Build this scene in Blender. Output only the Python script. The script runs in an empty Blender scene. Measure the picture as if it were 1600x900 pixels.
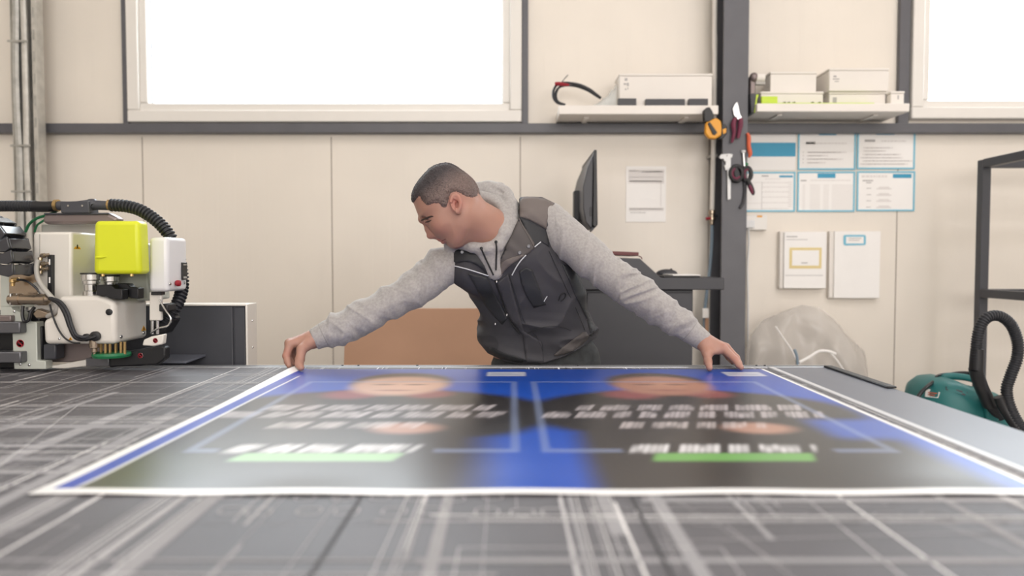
import bpy, bmesh, math, random
import numpy as np
from mathutils import Vector, Matrix, Quaternion
from mathutils.bvhtree import BVHTree
from mathutils.geometry import delaunay_2d_cdt
random.seed(7)
SC = bpy.context.scene
COL = SC.collection
# ------------------------------------------------------------------ camera
F = 1100.0                      # focal length in photo pixels (1600 wide)
CAMZ = 1.2
TH = math.atan(41.0 / F)
cam_d = bpy.data.cameras.new('camera'); cam = bpy.data.objects.new('camera', cam_d); COL.objects.link(cam)
cam.location = (0, 0, CAMZ); cam.rotation_euler = (math.pi / 2 - TH, 0, 0)
cam_d.sensor_width = 36.0; cam_d.lens = 36.0 * F / 1600.0; cam_d.clip_start = .02
cam_d.dof.use_dof = True; cam_d.dof.focus_distance = 2.02; cam_d.dof.aperture_fstop = 1.9
SC.camera = cam
# ------------------------------------------------------------------ colour management, world, lights
SC.view_settings.view_transform = 'Standard'; SC.view_settings.look = 'None'
SC.view_settings.gamma = 1.0; SC.view_settings.use_curve_mapping = False
SC.view_settings.exposure = 0.47
SC.cycles.use_denoising = True
SC.cycles.max_bounces = 8; SC.cycles.caustics_reflective = False; SC.cycles.caustics_refractive = False
W = bpy.data.worlds.new('overcast_sky'); SC.world = W; W.use_nodes = True
bg = W.node_tree.nodes['Background']; bg.inputs[0].default_value = (.93, .97, 1, 1); bg.inputs[1].default_value = 7.5

def area(name, loc, rot, sx, sy, watt, col=(1, 1, 1), portal=False):
    l = bpy.data.lights.new(name, 'AREA'); l.shape = 'RECTANGLE'; l.size = sx; l.size_y = sy; l.energy = watt; l.color = col
    o = bpy.data.objects.new(name, l); o.location = loc; o.rotation_euler = rot; COL.objects.link(o)
    if portal: l.cycles.is_portal = True
    return o
PI = math.pi
CEIL = 5.4
YW = 3.75                       # the back wall's face
WX0, WX1, WY0 = -5.2, 4.7, -4.5
for lx, pw, lc in ((-2.6, 6, (1, .965, .925)), (.1, 12, (1, .97, .94)), (2.8, 22, (1, .955, 1.0))):      # ceiling LED panels
    for ly in (-3.2, -1.5, .3):
        area('ceiling_lamp', (lx, ly, CEIL - .06), (0, 0, 0), 1.5, .5, pw, lc)
area('rear_daylight', (1.1, WY0 + .1, 2.5), (PI / 2, 0, 0), 7.5, 2.4, 160, (1, .97, .95))
area('sky_portal', (-.99, YW + .13, 2.55), (-PI / 2, 0, 0), 2.0, 1.1, 1, portal=True)
area('sky_portal', (3.2, YW + .13, 2.55), (-PI / 2, 0, 0), 2.0, 1.1, 1, portal=True)

# ------------------------------------------------------------------ pixel helpers
def ray(px, py):
    a = (px - 800) / F; b = (450 - py) / F
    return Vector((a, math.cos(TH) + b * math.sin(TH), -math.sin(TH) + b * math.cos(TH)))
def P(px, py, Y):
    d = ray(px, py); t = Y / d.y
    return Vector((d.x * t, Y, CAMZ + d.z * t))
def G(px, py, z):
    d = ray(px, py); t = (z - CAMZ) / d.z
    return Vector((d.x * t, d.y * t, z))
def SX(px, py, X):
    d = ray(px, py); t = X / d.x
    return Vector((X, d.y * t, CAMZ + d.z * t))
# ------------------------------------------------------------------ materials
def lin(c):
    out = []
    for v in c[:3]:
        v = v / 255.0
        out.append(v / 12.92 if v <= .04045 else ((v + .055) / 1.055) ** 2.4)
    return (*out, 1.0)
def mat(name, rgb, rough=.5, metal=0., var=None, bump=None, coat=0., emit=None, alpha=1., sheen=0., spec=.5, attr=None, sss=0., stretch=None):
    m = bpy.data.materials.new(name); m.use_nodes = True; nt = m.node_tree; N = nt.nodes; L = nt.links
    b = N['Principled BSDF']; b.inputs['Base Color'].default_value = lin(rgb)
    b.inputs['Roughness'].default_value = rough; b.inputs['Metallic'].default_value = metal
    b.inputs['Coat Weight'].default_value = coat; b.inputs['Coat Roughness'].default_value = rough * .85; b.inputs['Alpha'].default_value = alpha
    b.inputs['Sheen Weight'].default_value = sheen; b.inputs['Specular IOR Level'].default_value = spec
    if sss:
        b.inputs['Subsurface Weight'].default_value = sss; b.inputs['Subsurface Radius'].default_value = (.012, .005, .003); b.inputs['Subsurface Scale'].default_value = .5
    if emit: b.inputs['Emission Color'].default_value = lin(rgb); b.inputs['Emission Strength'].default_value = emit
    tc = N.new('ShaderNodeTexCoord'); vec = tc.outputs['Object']
    if stretch:
        mp = N.new('ShaderNodeMapping'); mp.inputs['Scale'].default_value = stretch; L.new(vec, mp.inputs[0]); vec = mp.outputs[0]
    src = None
    if attr:
        a = N.new('ShaderNodeVertexColor'); a.layer_name = attr; src = a.outputs[0]; L.new(src, b.inputs['Base Color'])
    if var:
        n = N.new('ShaderNodeTexNoise'); n.inputs['Scale'].default_value = var[0]; n.inputs['Detail'].default_value = 5; L.new(vec, n.inputs[0])
        r = N.new('ShaderNodeMapRange'); r.inputs[1].default_value = .3; r.inputs[2].default_value = .7
        r.inputs[3].default_value = 1 - var[1]; r.inputs[4].default_value = 1 + var[1]; L.new(n.outputs[0], r.inputs[0])
        x = N.new('ShaderNodeVectorMath'); x.operation = 'SCALE'
        if src is None: x.inputs[0].default_value = lin(rgb)[:3]
        else: L.new(src, x.inputs[0])
        L.new(r.outputs[0], x.inputs['Scale']); L.new(x.outputs[0], b.inputs['Base Color'])
    if bump:
        n = N.new('ShaderNodeTexNoise'); n.inputs['Scale'].default_value = bump[0]; n.inputs['Detail'].default_value = 4; L.new(vec, n.inputs[0])
        u = N.new('ShaderNodeBump'); u.inputs['Strength'].default_value = bump[1]; u.inputs['Distance'].default_value = bump[2] if len(bump) > 2 else .002
        L.new(n.outputs[0], u.inputs['Height']); L.new(u.outputs[0], b.inputs['Normal'])
    return m
def film(name, rgb, rough, amount, tint=(255, 255, 255)):
    """thin clear sheet: see-through with a soft sheen"""
    m = bpy.data.materials.new(name); m.use_nodes = True; nt = m.node_tree; N = nt.nodes; L = nt.links
    b = N['Principled BSDF']; b.inputs['Base Color'].default_value = lin(rgb); b.inputs['Roughness'].default_value = rough
    t = N.new('ShaderNodeBsdfTransparent'); t.inputs[0].default_value = lin(tint)
    mx = N.new('ShaderNodeMixShader'); mx.inputs[0].default_value = amount
    L.new(t.outputs[0], mx.inputs[1]); L.new(b.outputs[0], mx.inputs[2]); L.new(mx.outputs[0], N['Material Output'].inputs[0])
    return m
# ------------------------------------------------------------------ mesh builder
ORG = {}
def catmull(pts, n=6, closed=False):
    pts = [Vector(p) for p in pts]
    if len(pts) < 3: return pts
    out = []
    for i in range(len(pts) - 1):
        p0 = pts[max(i - 1, 0)]; p1 = pts[i]; p2 = pts[i + 1]; p3 = pts[min(i + 2, len(pts) - 1)]
        for k in range(n):
            t = k / n
            out.append(.5 * ((2 * p1) + (p2 - p0) * t + (2 * p0 - 5 * p1 + 4 * p2 - p3) * t * t + (3 * p1 - p0 - 3 * p2 + p3) * t ** 3))
    out.append(pts[-1]); return out
class MB:
    def __init__(s): s.v = []; s.f = []; s.m = []; s.mi = 0; s.pieces = []
    def add(s, vs, fs):
        o = len(s.v); s.v += [tuple(v) for v in vs]; s.f += [[i + o for i in f] for f in fs]; s.m += [s.mi] * len(fs); s.pieces.append((o, len(s.v), len(s.f) - len(fs), len(s.f))); return s
    def box(s, x0, x1, y0, y1, z0, z1):
        return s.add([(x, y, z) for x in (x0, x1) for y in (y0, y1) for z in (z0, z1)],
                     [(0, 1, 3, 2), (4, 6, 7, 5), (0, 4, 5, 1), (2, 3, 7, 6), (0, 2, 6, 4), (1, 5, 7, 3)])
    def obox(s, c, ax, ay, az):
        c = Vector(c); vs = [c + ax * i + ay * j + az * k for i in (-1, 1) for j in (-1, 1) for k in (-1, 1)]
        return s.add(vs, [(0, 1, 3, 2), (4, 6, 7, 5), (0, 4, 5, 1), (2, 3, 7, 6), (0, 2, 6, 4), (1, 5, 7, 3)])
    def prism(s, poly, vec):
        vec = Vector(vec); n = len(poly); a = [Vector(p) for p in poly]; b = [p + vec for p in a]
        return s.add(a + b, [list(range(n)), list(range(2 * n - 1, n - 1, -1))] + [(i, (i + 1) % n, n + (i + 1) % n, n + i) for i in range(n)])
    def pxp(s, pts, Y, dep): return s.prism([P(x, y, Y) for x, y in pts], (0, dep, 0))
    def pxb(s, x0, x1, y0, y1, Y, dep): return s.pxp([(x0, y0), (x1, y0), (x1, y1), (x0, y1)], Y, dep)
    def tube(s, pts, r, n=10, k=6, cap=True, raw=False):
        if not raw:
            if not hasattr(r, '__len__'): pts = catmull(pts, k); r = [r] * len(pts)
            else:
                rr = catmull([(x, 0, 0) for x in r], k); pts = catmull(pts, k); r = [q[0] for q in rr]
        else:
            pts = [Vector(p) for p in pts]
            if not hasattr(r, '__len__'): r = [r] * len(pts)
        up = None; rings = []; vs = []
        for i, p in enumerate(pts):
            t = (pts[min(i + 1, len(pts) - 1)] - pts[max(i - 1, 0)]).normalized()
            if up is None: up = t.orthogonal().normalized()
            up = (up - t * up.dot(t)).normalized(); bn = t.cross(up)
            rings.append(len(vs))
            vs += [p + (up * math.cos(2 * PI * j / n) + bn * math.sin(2 * PI * j / n)) * r[i] for j in range(n)]
        fs = [(a + j, a + (j + 1) % n, b + (j + 1) % n, b + j) for a, b in zip(rings, rings[1:]) for j in range(n)]
        if cap: fs += [list(range(n))[::-1], list(range(rings[-1], rings[-1] + n))]
        return s.add(vs, fs)
    def cyl(s, a, b, r, r1=None, n=20): return s.tube([a, b], [r, r if r1 is None else r1], n, raw=True)
    def hose(s, pts, r, pitch=.008, amp=.0022, n=14):
        fine = catmull(pts, 24); out = [fine[0]]; L = 0; rr = []
        acc = [0.]
        for a, b in zip(fine, fine[1:]): acc.append(acc[-1] + (b - a).length)
        step = pitch / 4; m = int(acc[-1] / step); q = []; j = 0
        for i in range(m + 1):
            d = i * step
            while j < len(acc) - 2 and acc[j + 1] < d: j += 1
            t = (d - acc[j]) / max(acc[j + 1] - acc[j], 1e-9); q.append(fine[j].lerp(fine[j + 1], min(t, 1))); rr.append(r + amp * (1 if i % 4 in (0, 1) else -1))
        return s.tube(q, rr, n, raw=True)
    def lathe(s, prof, o, axis=(0, 0, 1), n=24):
        ax = Vector(axis).normalized(); u = ax.orthogonal().normalized(); w = ax.cross(u); o = Vector(o); vs = []; fs = []
        for r, h in prof: vs += [o + ax * h + (u * math.cos(2 * PI * j / n) + w * math.sin(2 * PI * j / n)) * r for j in range(n)]
        for i in range(len(prof) - 1):
            a = i * n; b = a + n; fs += [(a + j, a + (j + 1) % n, b + (j + 1) % n, b + j) for j in range(n)]
        fs += [list(range(n))[::-1], list(range(len(vs) - n, len(vs)))]
        return s.add(vs, fs)
    def ball(s, c, rx, ry=None, rz=None, n=14):
        ry = ry or rx; rz = rz or rx; c = Vector(c); prof = [(math.sin(PI * i / n), -math.cos(PI * i / n)) for i in range(n + 1)]
        vs = []; fs = []; m = 2 * n
        for r, h in prof: vs += [c + Vector((r * math.cos(2 * PI * j / m) * rx, r * math.sin(2 * PI * j / m) * ry, h * rz)) for j in range(m)]
        for i in range(n):
            a = i * m; b = a + m; fs += [(a + j, a + (j + 1) % m, b + (j + 1) % m, b + j) for j in range(m)]
        return s.add(vs, fs)
    def each(s, name, m, parent=None, bevel=0., **k):
        """one object for every piece that was added"""
        out = []
        for (v0, v1, f0, f1) in s.pieces:
            q = MB(); q.v = s.v[v0:v1]; q.f = [[i - v0 for i in f] for f in s.f[f0:f1]]; q.m = [0] * len(q.f); out.append(q.build(name, m, parent, bevel, **k))
        return out
    def build(s, name, m, parent=None, bevel=0., seg=2, ang=35, label=None, kind=None, origin=None, recalc=True, weld=False):
        me = bpy.data.meshes.new(name)
        if parent is not None: o = ORG[parent]
        elif origin is not None: o = Vector(origin)
        else:
            a = np.array(s.v); o = Vector(((a[:, 0].min() + a[:, 0].max()) / 2, (a[:, 1].min() + a[:, 1].max()) / 2, a[:, 2].min()))
        me.from_pydata([(x - o.x, y - o.y, z - o.z) for x, y, z in s.v], [], s.f)
        for mm in (m if isinstance(m, (list, tuple)) else [m]): me.materials.append(mm)
        if isinstance(m, (list, tuple)): me.polygons.foreach_set('material_index', s.m)
        if recalc:
            bm = bmesh.new(); bm.from_mesh(me)
            if weld: bmesh.ops.remove_doubles(bm, verts=bm.verts, dist=1e-5)
            bmesh.ops.recalc_face_normals(bm, faces=bm.faces); bm.to_mesh(me); bm.free()
        me.polygons.foreach_set('use_smooth', [True] * len(me.polygons)); me.set_sharp_from_angle(angle=math.radians(ang)); me.update()
        ob = bpy.data.objects.new(name, me); COL.objects.link(ob)
        if parent is not None: ob.parent = parent
        else: ob.location = o
        ORG[ob] = o
        if bevel:
            bv = ob.modifiers.new('bevel', 'BEVEL'); bv.width = bevel; bv.segments = seg; bv.limit_method = 'ANGLE'; bv.angle_limit = math.radians(40); bv.harden_normals = False
        if label: ob['label'] = label
        if kind: ob['kind'] = kind
        return ob
def thing(name, label, cat, loc, group=None):
    o = bpy.data.objects.new(name, None); COL.objects.link(o); o.location = loc; o.empty_display_size = .05
    ORG[o] = Vector(loc); o['label'] = label; o['category'] = cat
    if group: o['group'] = group
    return o
def tag(o, label, cat, group=None):
    o['label'] = label; o['category'] = cat
    if group: o['group'] = group
    return o
def struct(mb, name, m, parent=None, bevel=0., label=None):
    o = mb.build(name, m, parent, bevel)
    if parent is None: o['kind'] = 'structure'
    if label: o['label'] = label
    return o
# ================================================================== THE ROOM
def wall_material():
    m = mat('wall_panel', (232, 224, 213), .42)
    nt = m.node_tree; N = nt.nodes; L = nt.links; b = N['Principled BSDF']
    tc = N.new('ShaderNodeTexCoord'); sx = N.new('ShaderNodeSeparateXYZ'); L.new(tc.outputs['Object'], sx.inputs[0])
    # fine pressed ribs of the sandwich panels, wider profile above the rail
    def fr(mul):
        a = N.new('ShaderNodeMath'); a.operation = 'MULTIPLY'; a.inputs[1].default_value = mul; L.new(sx.outputs[0], a.inputs[0])
        c = N.new('ShaderNodeMath'); c.operation = 'FRACT'; L.new(a.outputs[0], c.inputs[0]); return c.outputs[0]
    def pulse(src, lo, hi):
        r = N.new('ShaderNodeMath'); r.operation = 'COMPARE'; r.inputs[1].default_value = (lo + hi) / 2; r.inputs[2].default_value = (hi - lo) / 2; L.new(src, r.inputs[0]); return r.outputs[0]
    up_ = N.new('ShaderNodeMath'); up_.operation = 'GREATER_THAN'; up_.inputs[1].default_value = 1.93; L.new(sx.outputs[2], up_.inputs[0])
    ma = N.new('ShaderNodeMath'); ma.operation = 'MULTIPLY_ADD'; ma.inputs[1].default_value = .85; ma.inputs[2].default_value = .15; L.new(up_.outputs[0], ma.inputs[0])
    mu = N.new('ShaderNodeMath'); mu.operation = 'MULTIPLY'; L.new(pulse(fr(11.0), .40, .60), mu.inputs[0]); L.new(ma.outputs[0], mu.inputs[1]); h = mu.outputs[0]
    nz = N.new('ShaderNodeTexNoise'); nz.inputs['Scale'].default_value = 2.2; L.new(tc.outputs['Object'], nz.inputs[0])
    rp = N.new('ShaderNodeMapRange'); rp.inputs[1].default_value = .3; rp.inputs[2].default_value = .7; rp.inputs[3].default_value = .97; rp.inputs[4].default_value = 1.03; L.new(nz.outputs[0], rp.inputs[0])
    x = N.new('ShaderNodeVectorMath'); x.operation = 'SCALE'; x.inputs[0].default_value = lin((232, 224, 213))[:3]; L.new(rp.outputs[0], x.inputs['Scale']); L.new(x.outputs[0], b.inputs['Base Color'])
    u = N.new('ShaderNodeBump'); u.inputs['Strength'].default_value = .8; u.inputs['Distance'].default_value = .004; L.new(h, u.inputs['Height']); L.new(u.outputs[0], b.inputs['Normal'])
    return m
M = {}
M['wall'] = wall_material()
M['side'] = mat('plain_wall', (222, 214, 204), .6, var=(1.5, .02))
M['seam'] = mat('panel_joint', (158, 148, 138), .7)
M['steel'] = mat('grey_painted_steel', (92, 92, 97), .42, var=(9, .06))
M['floor'] = mat('grey_screed', (188, 186, 182), .5, var=(3, .1))
M['ceil'] = mat('ceiling_white', (225, 222, 216), .7, var=(1.2, .02))
M['pvc'] = mat('white_pvc', (232, 228, 222), .3, var=(4, .01))
M['seal'] = mat('rubber_seal', (176, 180, 188), .6)
def glass_mat():
    m = bpy.data.materials.new('window_glass'); m.use_nodes = True; nt = m.node_tree; N = nt.nodes; L = nt.links
    t = N.new('ShaderNodeBsdfTransparent'); t.inputs[0].default_value = (.97, .99, 1, 1)
    g = N.new('ShaderNodeBsdfGlossy'); g.inputs['Roughness'].default_value = .02
    fr = N.new('ShaderNodeFresnel'); fr.inputs[0].default_value = 1.4
    mx = N.new('ShaderNodeMixShader'); gm = N.new('ShaderNodeNewGeometry'); k1 = N.new('ShaderNodeMath'); k1.operation = 'SUBTRACT'; k1.inputs[0].default_value = 1; L.new(gm.outputs['Backfacing'], k1.inputs[1])
    k2 = N.new('ShaderNodeMath'); k2.operation = 'MULTIPLY'; L.new(k1.outputs[0], k2.inputs[0]); L.new(fr.outputs[0], k2.inputs[1]); L.new(k2.outputs[0], mx.inputs[0]); L.new(t.outputs[0], mx.inputs[1]); L.new(g.outputs[0], mx.inputs[2])
    L.new(mx.outputs[0], N['Material Output'].inputs[0]); return m
M['glass'] = glass_mat()

struct(MB().box(WX0 - .2, WX1 + .2, WY0 - .2, YW + .25, -.1, 0), 'floor', M['floor'])
struct(MB().box(WX0 - .2, WX1 + .2, WY0 - .2, YW + .25, CEIL, CEIL + .1), 'ceiling', M['ceil'])
struct(MB().box(WX0 - .2, WX0, WY0 - .2, YW + .25, 0, CEIL), 'wall_left', M['side'])
struct(MB().box(WX1, WX1 + .2, WY0 - .2, YW + .25, 0, CEIL), 'wall_right', M['side'])
struct(MB().box(WX0, WX1, WY0 - .2, WY0, 0, CEIL), 'wall_front', M['side'])
# window openings (x0, x1, z0, z1) in the back wall
wz0 = P(500, 193, YW).z; wz1 = 3.25
LWX = (P(205, 150, YW).x, P(815, 150, YW).x)
RWX = (P(1418, 150, YW).x, P(1418, 150, YW).x + 2.1)
rz0 = P(1500, 188, YW).z
mb = MB()
mb.box(WX0, WX1, YW, YW + .16, 0, min(wz0, rz0)); mb.box(WX0, WX1, YW, YW + .16, wz1, CEIL)
mb.box(WX0, LWX[0], YW, YW + .16, min(wz0, rz0), wz1); mb.box(LWX[1], RWX[0], YW, YW + .16, min(wz0, rz0), wz1); mb.box(RWX[1], WX1, YW, YW + .16, min(wz0, rz0), wz1)
mb.box(LWX[0], LWX[1], YW, YW + .16, min(wz0, rz0) - .001, wz0); mb.box(RWX[0], RWX[1], YW, YW + .16, min(wz0, rz0) - .001, rz0)
wall = struct(mb, 'wall_back', M['wall'])
mb = MB()
for k in range(-5, 5):
    xs = .044 + k * 1.0
    if xs < WX1: mb.box(xs - .0026, xs + .0026, YW - .0012, YW + .001, .0, wz0 - .07)
mb.each('panel_seam', M['seam'], wall)

def window(name, x0, x1, z0, z1, sash, label):
    """white frame, inner sash, glazing bead and pane"""
    root = bpy.data.objects.new(name, None); COL.objects.link(root); root.location = ((x0 + x1) / 2, YW, z0); ORG[root] = root.location.copy(); root['kind'] = 'structure'; root['label'] = label
    def ring(a, b, c, d, w, y0, y1):
        r = MB(); r.box(a, b, y0, y1, c, c + w); r.box(a, b, y0, y1, d - w, d); r.box(a, a + w, y0, y1, c + w, d - w); r.box(b - w, b, y0, y1, c + w, d - w); return r
    struct(ring(x0, x1, z0, z1, sash * .62, YW - .045, YW + .12), 'window_frame', M['pvc'], root, .006)
    i = sash * .58; struct(ring(x0 + i, x1 - i, z0 + i, z1 - i, sash * .44, YW - .028, YW + .06), 'window_sash', M['pvc'], root, .008)
    j = sash * 1.0; struct(ring(x0 + j, x1 - j, z0 + j, z1 - j, .008, YW + .012, YW + .03), 'window_seal', M['seal'], root)
    j += .004; struct(MB().box(x0 + j, x1 - j, YW + .018, YW + .024, z0 + j, z1 - j), 'window_pane', M['glass'], root)
window('window_1', LWX[0], LWX[1], wz0, wz1, .100, 'wide white framed window above the standing person')
window('window_2', RWX[0], RWX[1], rz0, wz1, .098, 'white framed window at the right, beside the wall shelf')
# steel rails
def rail(n, x0, x1, z0, z1, d=.05, lab=None): struct(MB().box(x0, x1, YW - d, YW - .0005, z0, z1), n, M['steel'], None, .002, lab)
zt = P(600, 192.5, YW - .055).z; zb = P(600, 207, YW - .055).z
rail('trim_1', WX0 + .01, WX1 - .01, zb, zt, .055, 'long grey steel rail under the windows')
rail('trim_2', P(195, 90, YW).x, P(203.5, 90, YW).x, zt, CEIL - .02, .03, 'grey steel post at the left edge of the wide window')
rail('trim_3', P(815.5, 90, YW).x, P(825, 90, YW).x, zt, CEIL - .02, .03, 'grey steel post at the right edge of the wide window')
rail('trim_4', P(1401, 90, YW).x, P(1417, 90, YW).x, zt, CEIL - .02, .03, 'grey steel post left of the right window')
# I-section column
cx0, cx1 = P(1127, 400, 3.55).x, P(1166, 400, 3.55).x
mb = MB(); mb.box(cx0, cx1, 3.55, 3.562, 0, CEIL - .002); mb.box(cx0, cx1, 3.735, 3.748, 0, CEIL - .002); mb.box((cx0 + cx1) / 2 - .005, (cx0 + cx1) / 2 + .005, 3.56, 3.737, 0, CEIL - .002)
o = struct(mb, 'trim_5', M['steel'], None, .0015, 'grey steel column standing in front of the wall with tools hung on it')

# ================================================================== galvanised cable riser at the left
M['galv'] = mat('galvanised', (176, 176, 172), .38, .75, var=(26, .16), bump=(40, .15))
M['galv2'] = mat('galvanised_light', (196, 193, 186), .42, .45, var=(22, .12))
M['cabgrey'] = mat('grey_cable', (150, 150, 150), .5)
M['black'] = mat('black_plastic', (28, 28, 31), .42, bump=(60, .05))
M['dark'] = mat('dark_rubber', (40, 41, 46), .5)
YR = 3.60
root = thing('cable_riser', 'galvanised slotted cable channel rising up the wall at the left edge', 'cable duct', P(38, 340, YR) * 1.0)
root.location.z = .0; ORG[root] = root.location.copy()
x0, x1 = P(17, 100, YR).x, P(58, 100, YR).x
zl = .0
def wobble(x, seed, amp):
    rng = random.Random(seed); return [Vector((x + rng.uniform(-amp, amp), YR - .006, zl + (CEIL - .01 - zl) * k / 22)) for k in range(23)]
mb = MB(); mb.box(x0, x1, YR + .05, YR + .055, zl, CEIL - .01); mb.box(x0, x0 + .004, YR, YR + .05, zl, CEIL - .01); mb.box(x1 - .022, x1, YR - .004, YR + .05, zl, CEIL - .01)
mb.build('channel', M['galv2'], root)
mb = MB()
for k in range(30): z = 1.0 + k * .11; mb.box(x1 - .017, x1 - .007, YR - .0052, YR - .003, z, z + .05)
mb.each('slot', M['galv'], root)
c = MB(); c.tube(wobble(x0 + .035, 1, .005), .022, 10, 4); c.build('conduit', M['galv'], root)
c = MB(); c.tube(wobble(x0 + .076, 2, .006), .016, 10, 4); c.build('conduit', M['galv2'], root)
c = MB(); c.tube([v + Vector((0, .004, 0)) for v in wobble(x0 + .058, 5, .014)], .009, 8, 4); c.build('cable', M['dark'], root)
for z in (1.25, 1.55, 1.78, 2.3, 2.7):
    mb = MB(); mb.box(x0 + .006, x1 - .024, YR - .031, YR - .028, z, z + .010)
    mb.build('strap', M['galv'], root)
# ================================================================== FLATBED CUTTING TABLE
HT = .904                        # belt surface
TX0, TX1 = -2.55, .715           # belt extent
TY0, TY1 = .30, 1.962
M['belt'] = mat('felt_belt', (92, 90, 94), .55, var=(5, .16), bump=(260, .15))
M['cut1'] = mat('cut_mark_bright', (232, 229, 228), .8)
M['cut2'] = mat('cut_mark_soft', (188, 185, 186), .8, var=(14, .08))
M['cut3'] = mat('cut_mark_faint', (150, 148, 150), .8, var=(10, .06))
M['gap'] = mat('belt_joint', (62, 60, 62), .7)
M['alu'] = mat('anodised_aluminium', (186, 188, 192), .34, .7, var=(30, .06), stretch=(.2, 4, 4))
M['pale'] = mat('pale_profile', (205, 204, 206), .4, .1)
M['bluegrey'] = mat('grey_lacquer', (98, 101, 112), .36, 0, var=(6, .03), spec=.8)
M['frame'] = mat('dark_grey_lacquer', (66, 67, 73), .45)
tab = thing('flatbed_cutting_table', 'large flatbed cutting table with a grey scored belt under the big print', 'cutting table', ((TX0 + .89) / 2, 1.15, 0))
mb = MB(); mb.box(TX0, TX1, TY0, TY1, HT - .03, HT)
rng = random.Random(11); QN = [0]
def quad(ax, ay, bx, by, w, mi, z=None):
    d = Vector((bx - ax, by - ay, 0)); 
    if d.length < 1e-5: return
    n = Vector((-d.y, d.x, 0)).normalized() * (w / 2); d.z = 0; QN[0] += 1; z = (HT + .00015 + .00008 * (4 - mi) if z is None else z) + 5e-7 * QN[0]
    mb.mi = mi; a = Vector((ax, ay, z)); b = Vector((bx, by, z)); n = n.xyz; n.z = 0; mb.add([a - n, b - n, b + n, a + n], [(0, 1, 2, 3)])
def inb(x, a, b): return min(max(x, a), b)
X0, X1, Y0, Y1 = TX0 + .01, TX1 - .004, TY0 + .01, TY1 - .004
# long scores along and across the belt, in bundles as repeated jobs leave them
for k in range(190):
    x = rng.uniform(X0, X1); a = rng.uniform(Y0 - .5, Y1); l = rng.uniform(.25, 1.3)
    for j in range(rng.choice((1, 1, 2, 3, 5))):
        xx = inb(x + rng.gauss(0, .012), X0, X1); a2 = inb(a + rng.gauss(0, .08), Y0, Y1); b2 = inb(a + l + rng.gauss(0, .08), Y0, Y1)
        quad(xx, a2, xx + rng.gauss(0, .003), b2, rng.choice((.0009, .0013, .0018, .0034)), rng.choice((1, 2, 2, 3)))
for k in range(150):
    y = rng.uniform(Y0, Y1); a = rng.uniform(X0 - .5, X1); l = rng.uniform(.3, 1.4)
    for j in range(rng.choice((1, 1, 1, 2, 3))):
        yy = inb(y + rng.gauss(0, .009), Y0, Y1); a2 = inb(a + rng.gauss(0, .06), X0, X1); b2 = inb(a + l + rng.gauss(0, .06), X0, X1)
        quad(a2, yy, b2, inb(yy + rng.gauss(0, .004), Y0, Y1), rng.choice((.001, .0014, .0018, .003)), rng.choice((1, 2, 2, 3, 3)))
for k in range(70):              # broad worn streaks
    if k % 2: x = rng.uniform(X0 + .1, X1 - .1); a = rng.uniform(Y0, 1.2); quad(x, a, inb(x + rng.gauss(0, .01), X0, X1), inb(a + rng.uniform(.3, .9), Y0, Y1), rng.uniform(.006, .022), 3)
    else: y = rng.uniform(Y0 + .05, Y1 - .05); a = rng.uniform(X0, .3); quad(a, y, inb(a + rng.uniform(.4, 1.3), X0, X1), y, rng.uniform(.005, .016), 3)
for k in range(46):              # slanting cuts
    x = rng.uniform(X0 + .1, X1 - .1); y = rng.uniform(Y0, Y1); th = rng.uniform(-.5, .5) + rng.choice((0, PI / 2)); l = rng.uniform(.15, .6)
    quad(x, y, inb(x + l * math.cos(th), X0, X1), inb(y + l * math.sin(th), Y0, Y1), rng.choice((.0007, .001)), rng.choice((1, 2)))
for k in range(40):              # rectangles and rounded tag outlines
    x = rng.uniform(X0, X1 - .4); y = rng.uniform(Y0, Y1 - .3); w = rng.uniform(.06, .4); h = rng.uniform(.04, .3); t = rng.choice((.0008, .0012)); m_ = rng.choice((1, 2))
    for e in ((x, y, x + w, y), (x, y + h, x + w, y + h), (x, y, x, y + h), (x + w, y, x + w, y + h)): quad(*[inb(v, (X0, Y0)[i % 2], (X1, Y1)[i % 2]) for i, v in enumerate(e)], t, m_)
def oval(cx, cy, rx, ry, w, mi):
    pts = [(cx + rx * math.copysign(abs(math.cos(q)) ** .6, math.cos(q)), cy + ry * math.copysign(abs(math.sin(q)) ** .6, math.sin(q))) for q in [2 * PI * i / 20 for i in range(20)]]
    for (a, b), (c, d) in zip(pts, pts[1:] + pts[:1]): quad(a, b, c, d, w, mi)
for k in range(11): oval(-.34 + .05 * k + rng.gauss(0, .004), .822 + rng.gauss(0, .003), .014, .012, .0018, 2)
for k in range(9): oval(-.40 + .047 * k, .872 + rng.gauss(0, .003), .012, .011, .0016, 2)
for k in range(8): oval(.22 + .055 * k, .80 + rng.gauss(0, .006), .016, .014, .002, 3)
for xs in (-.19, .15): quad(xs, Y0, xs, Y1, .0042, 4, HT + .0004)
for k in range(34):              # dense scoring beside the print, running to the rear
    x = rng.uniform(.655, X1); a = rng.uniform(.4, 1.6); quad(x, a, x, inb(a + rng.uniform(.2, 1.2), Y0, Y1), rng.choice((.0008, .0014, .0022)), rng.choice((1, 2, 3)))
mb.build('belt', [M['belt'], M['cut1'], M['cut2'], M['cut3'], M['gap']], tab, recalc=False)
mb = MB(); mb.box(TX0, .89, TY1 + .0005, 1.998, HT - .045, HT + .002); mb.build('rear_rail', M['alu'], tab, .003)
mb = MB(); mb.box(TX0, .89, TY1 + .010, TY1 + .014, HT + .0015, HT + .0032); mb.build('groove', M['frame'], tab)
mb = MB(); mb.box(TX1 + .001, TX1 + .016, TY0, TY1, HT - .04, HT + .003); mb.build('edge_profile', M['pale'], tab, .002)
mb = MB(); mb.box(TX1 + .0165, .892, TY0, TY1, HT - .30, HT + .0005); mb.build('side_panel', M['bluegrey'], tab, .002)
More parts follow.
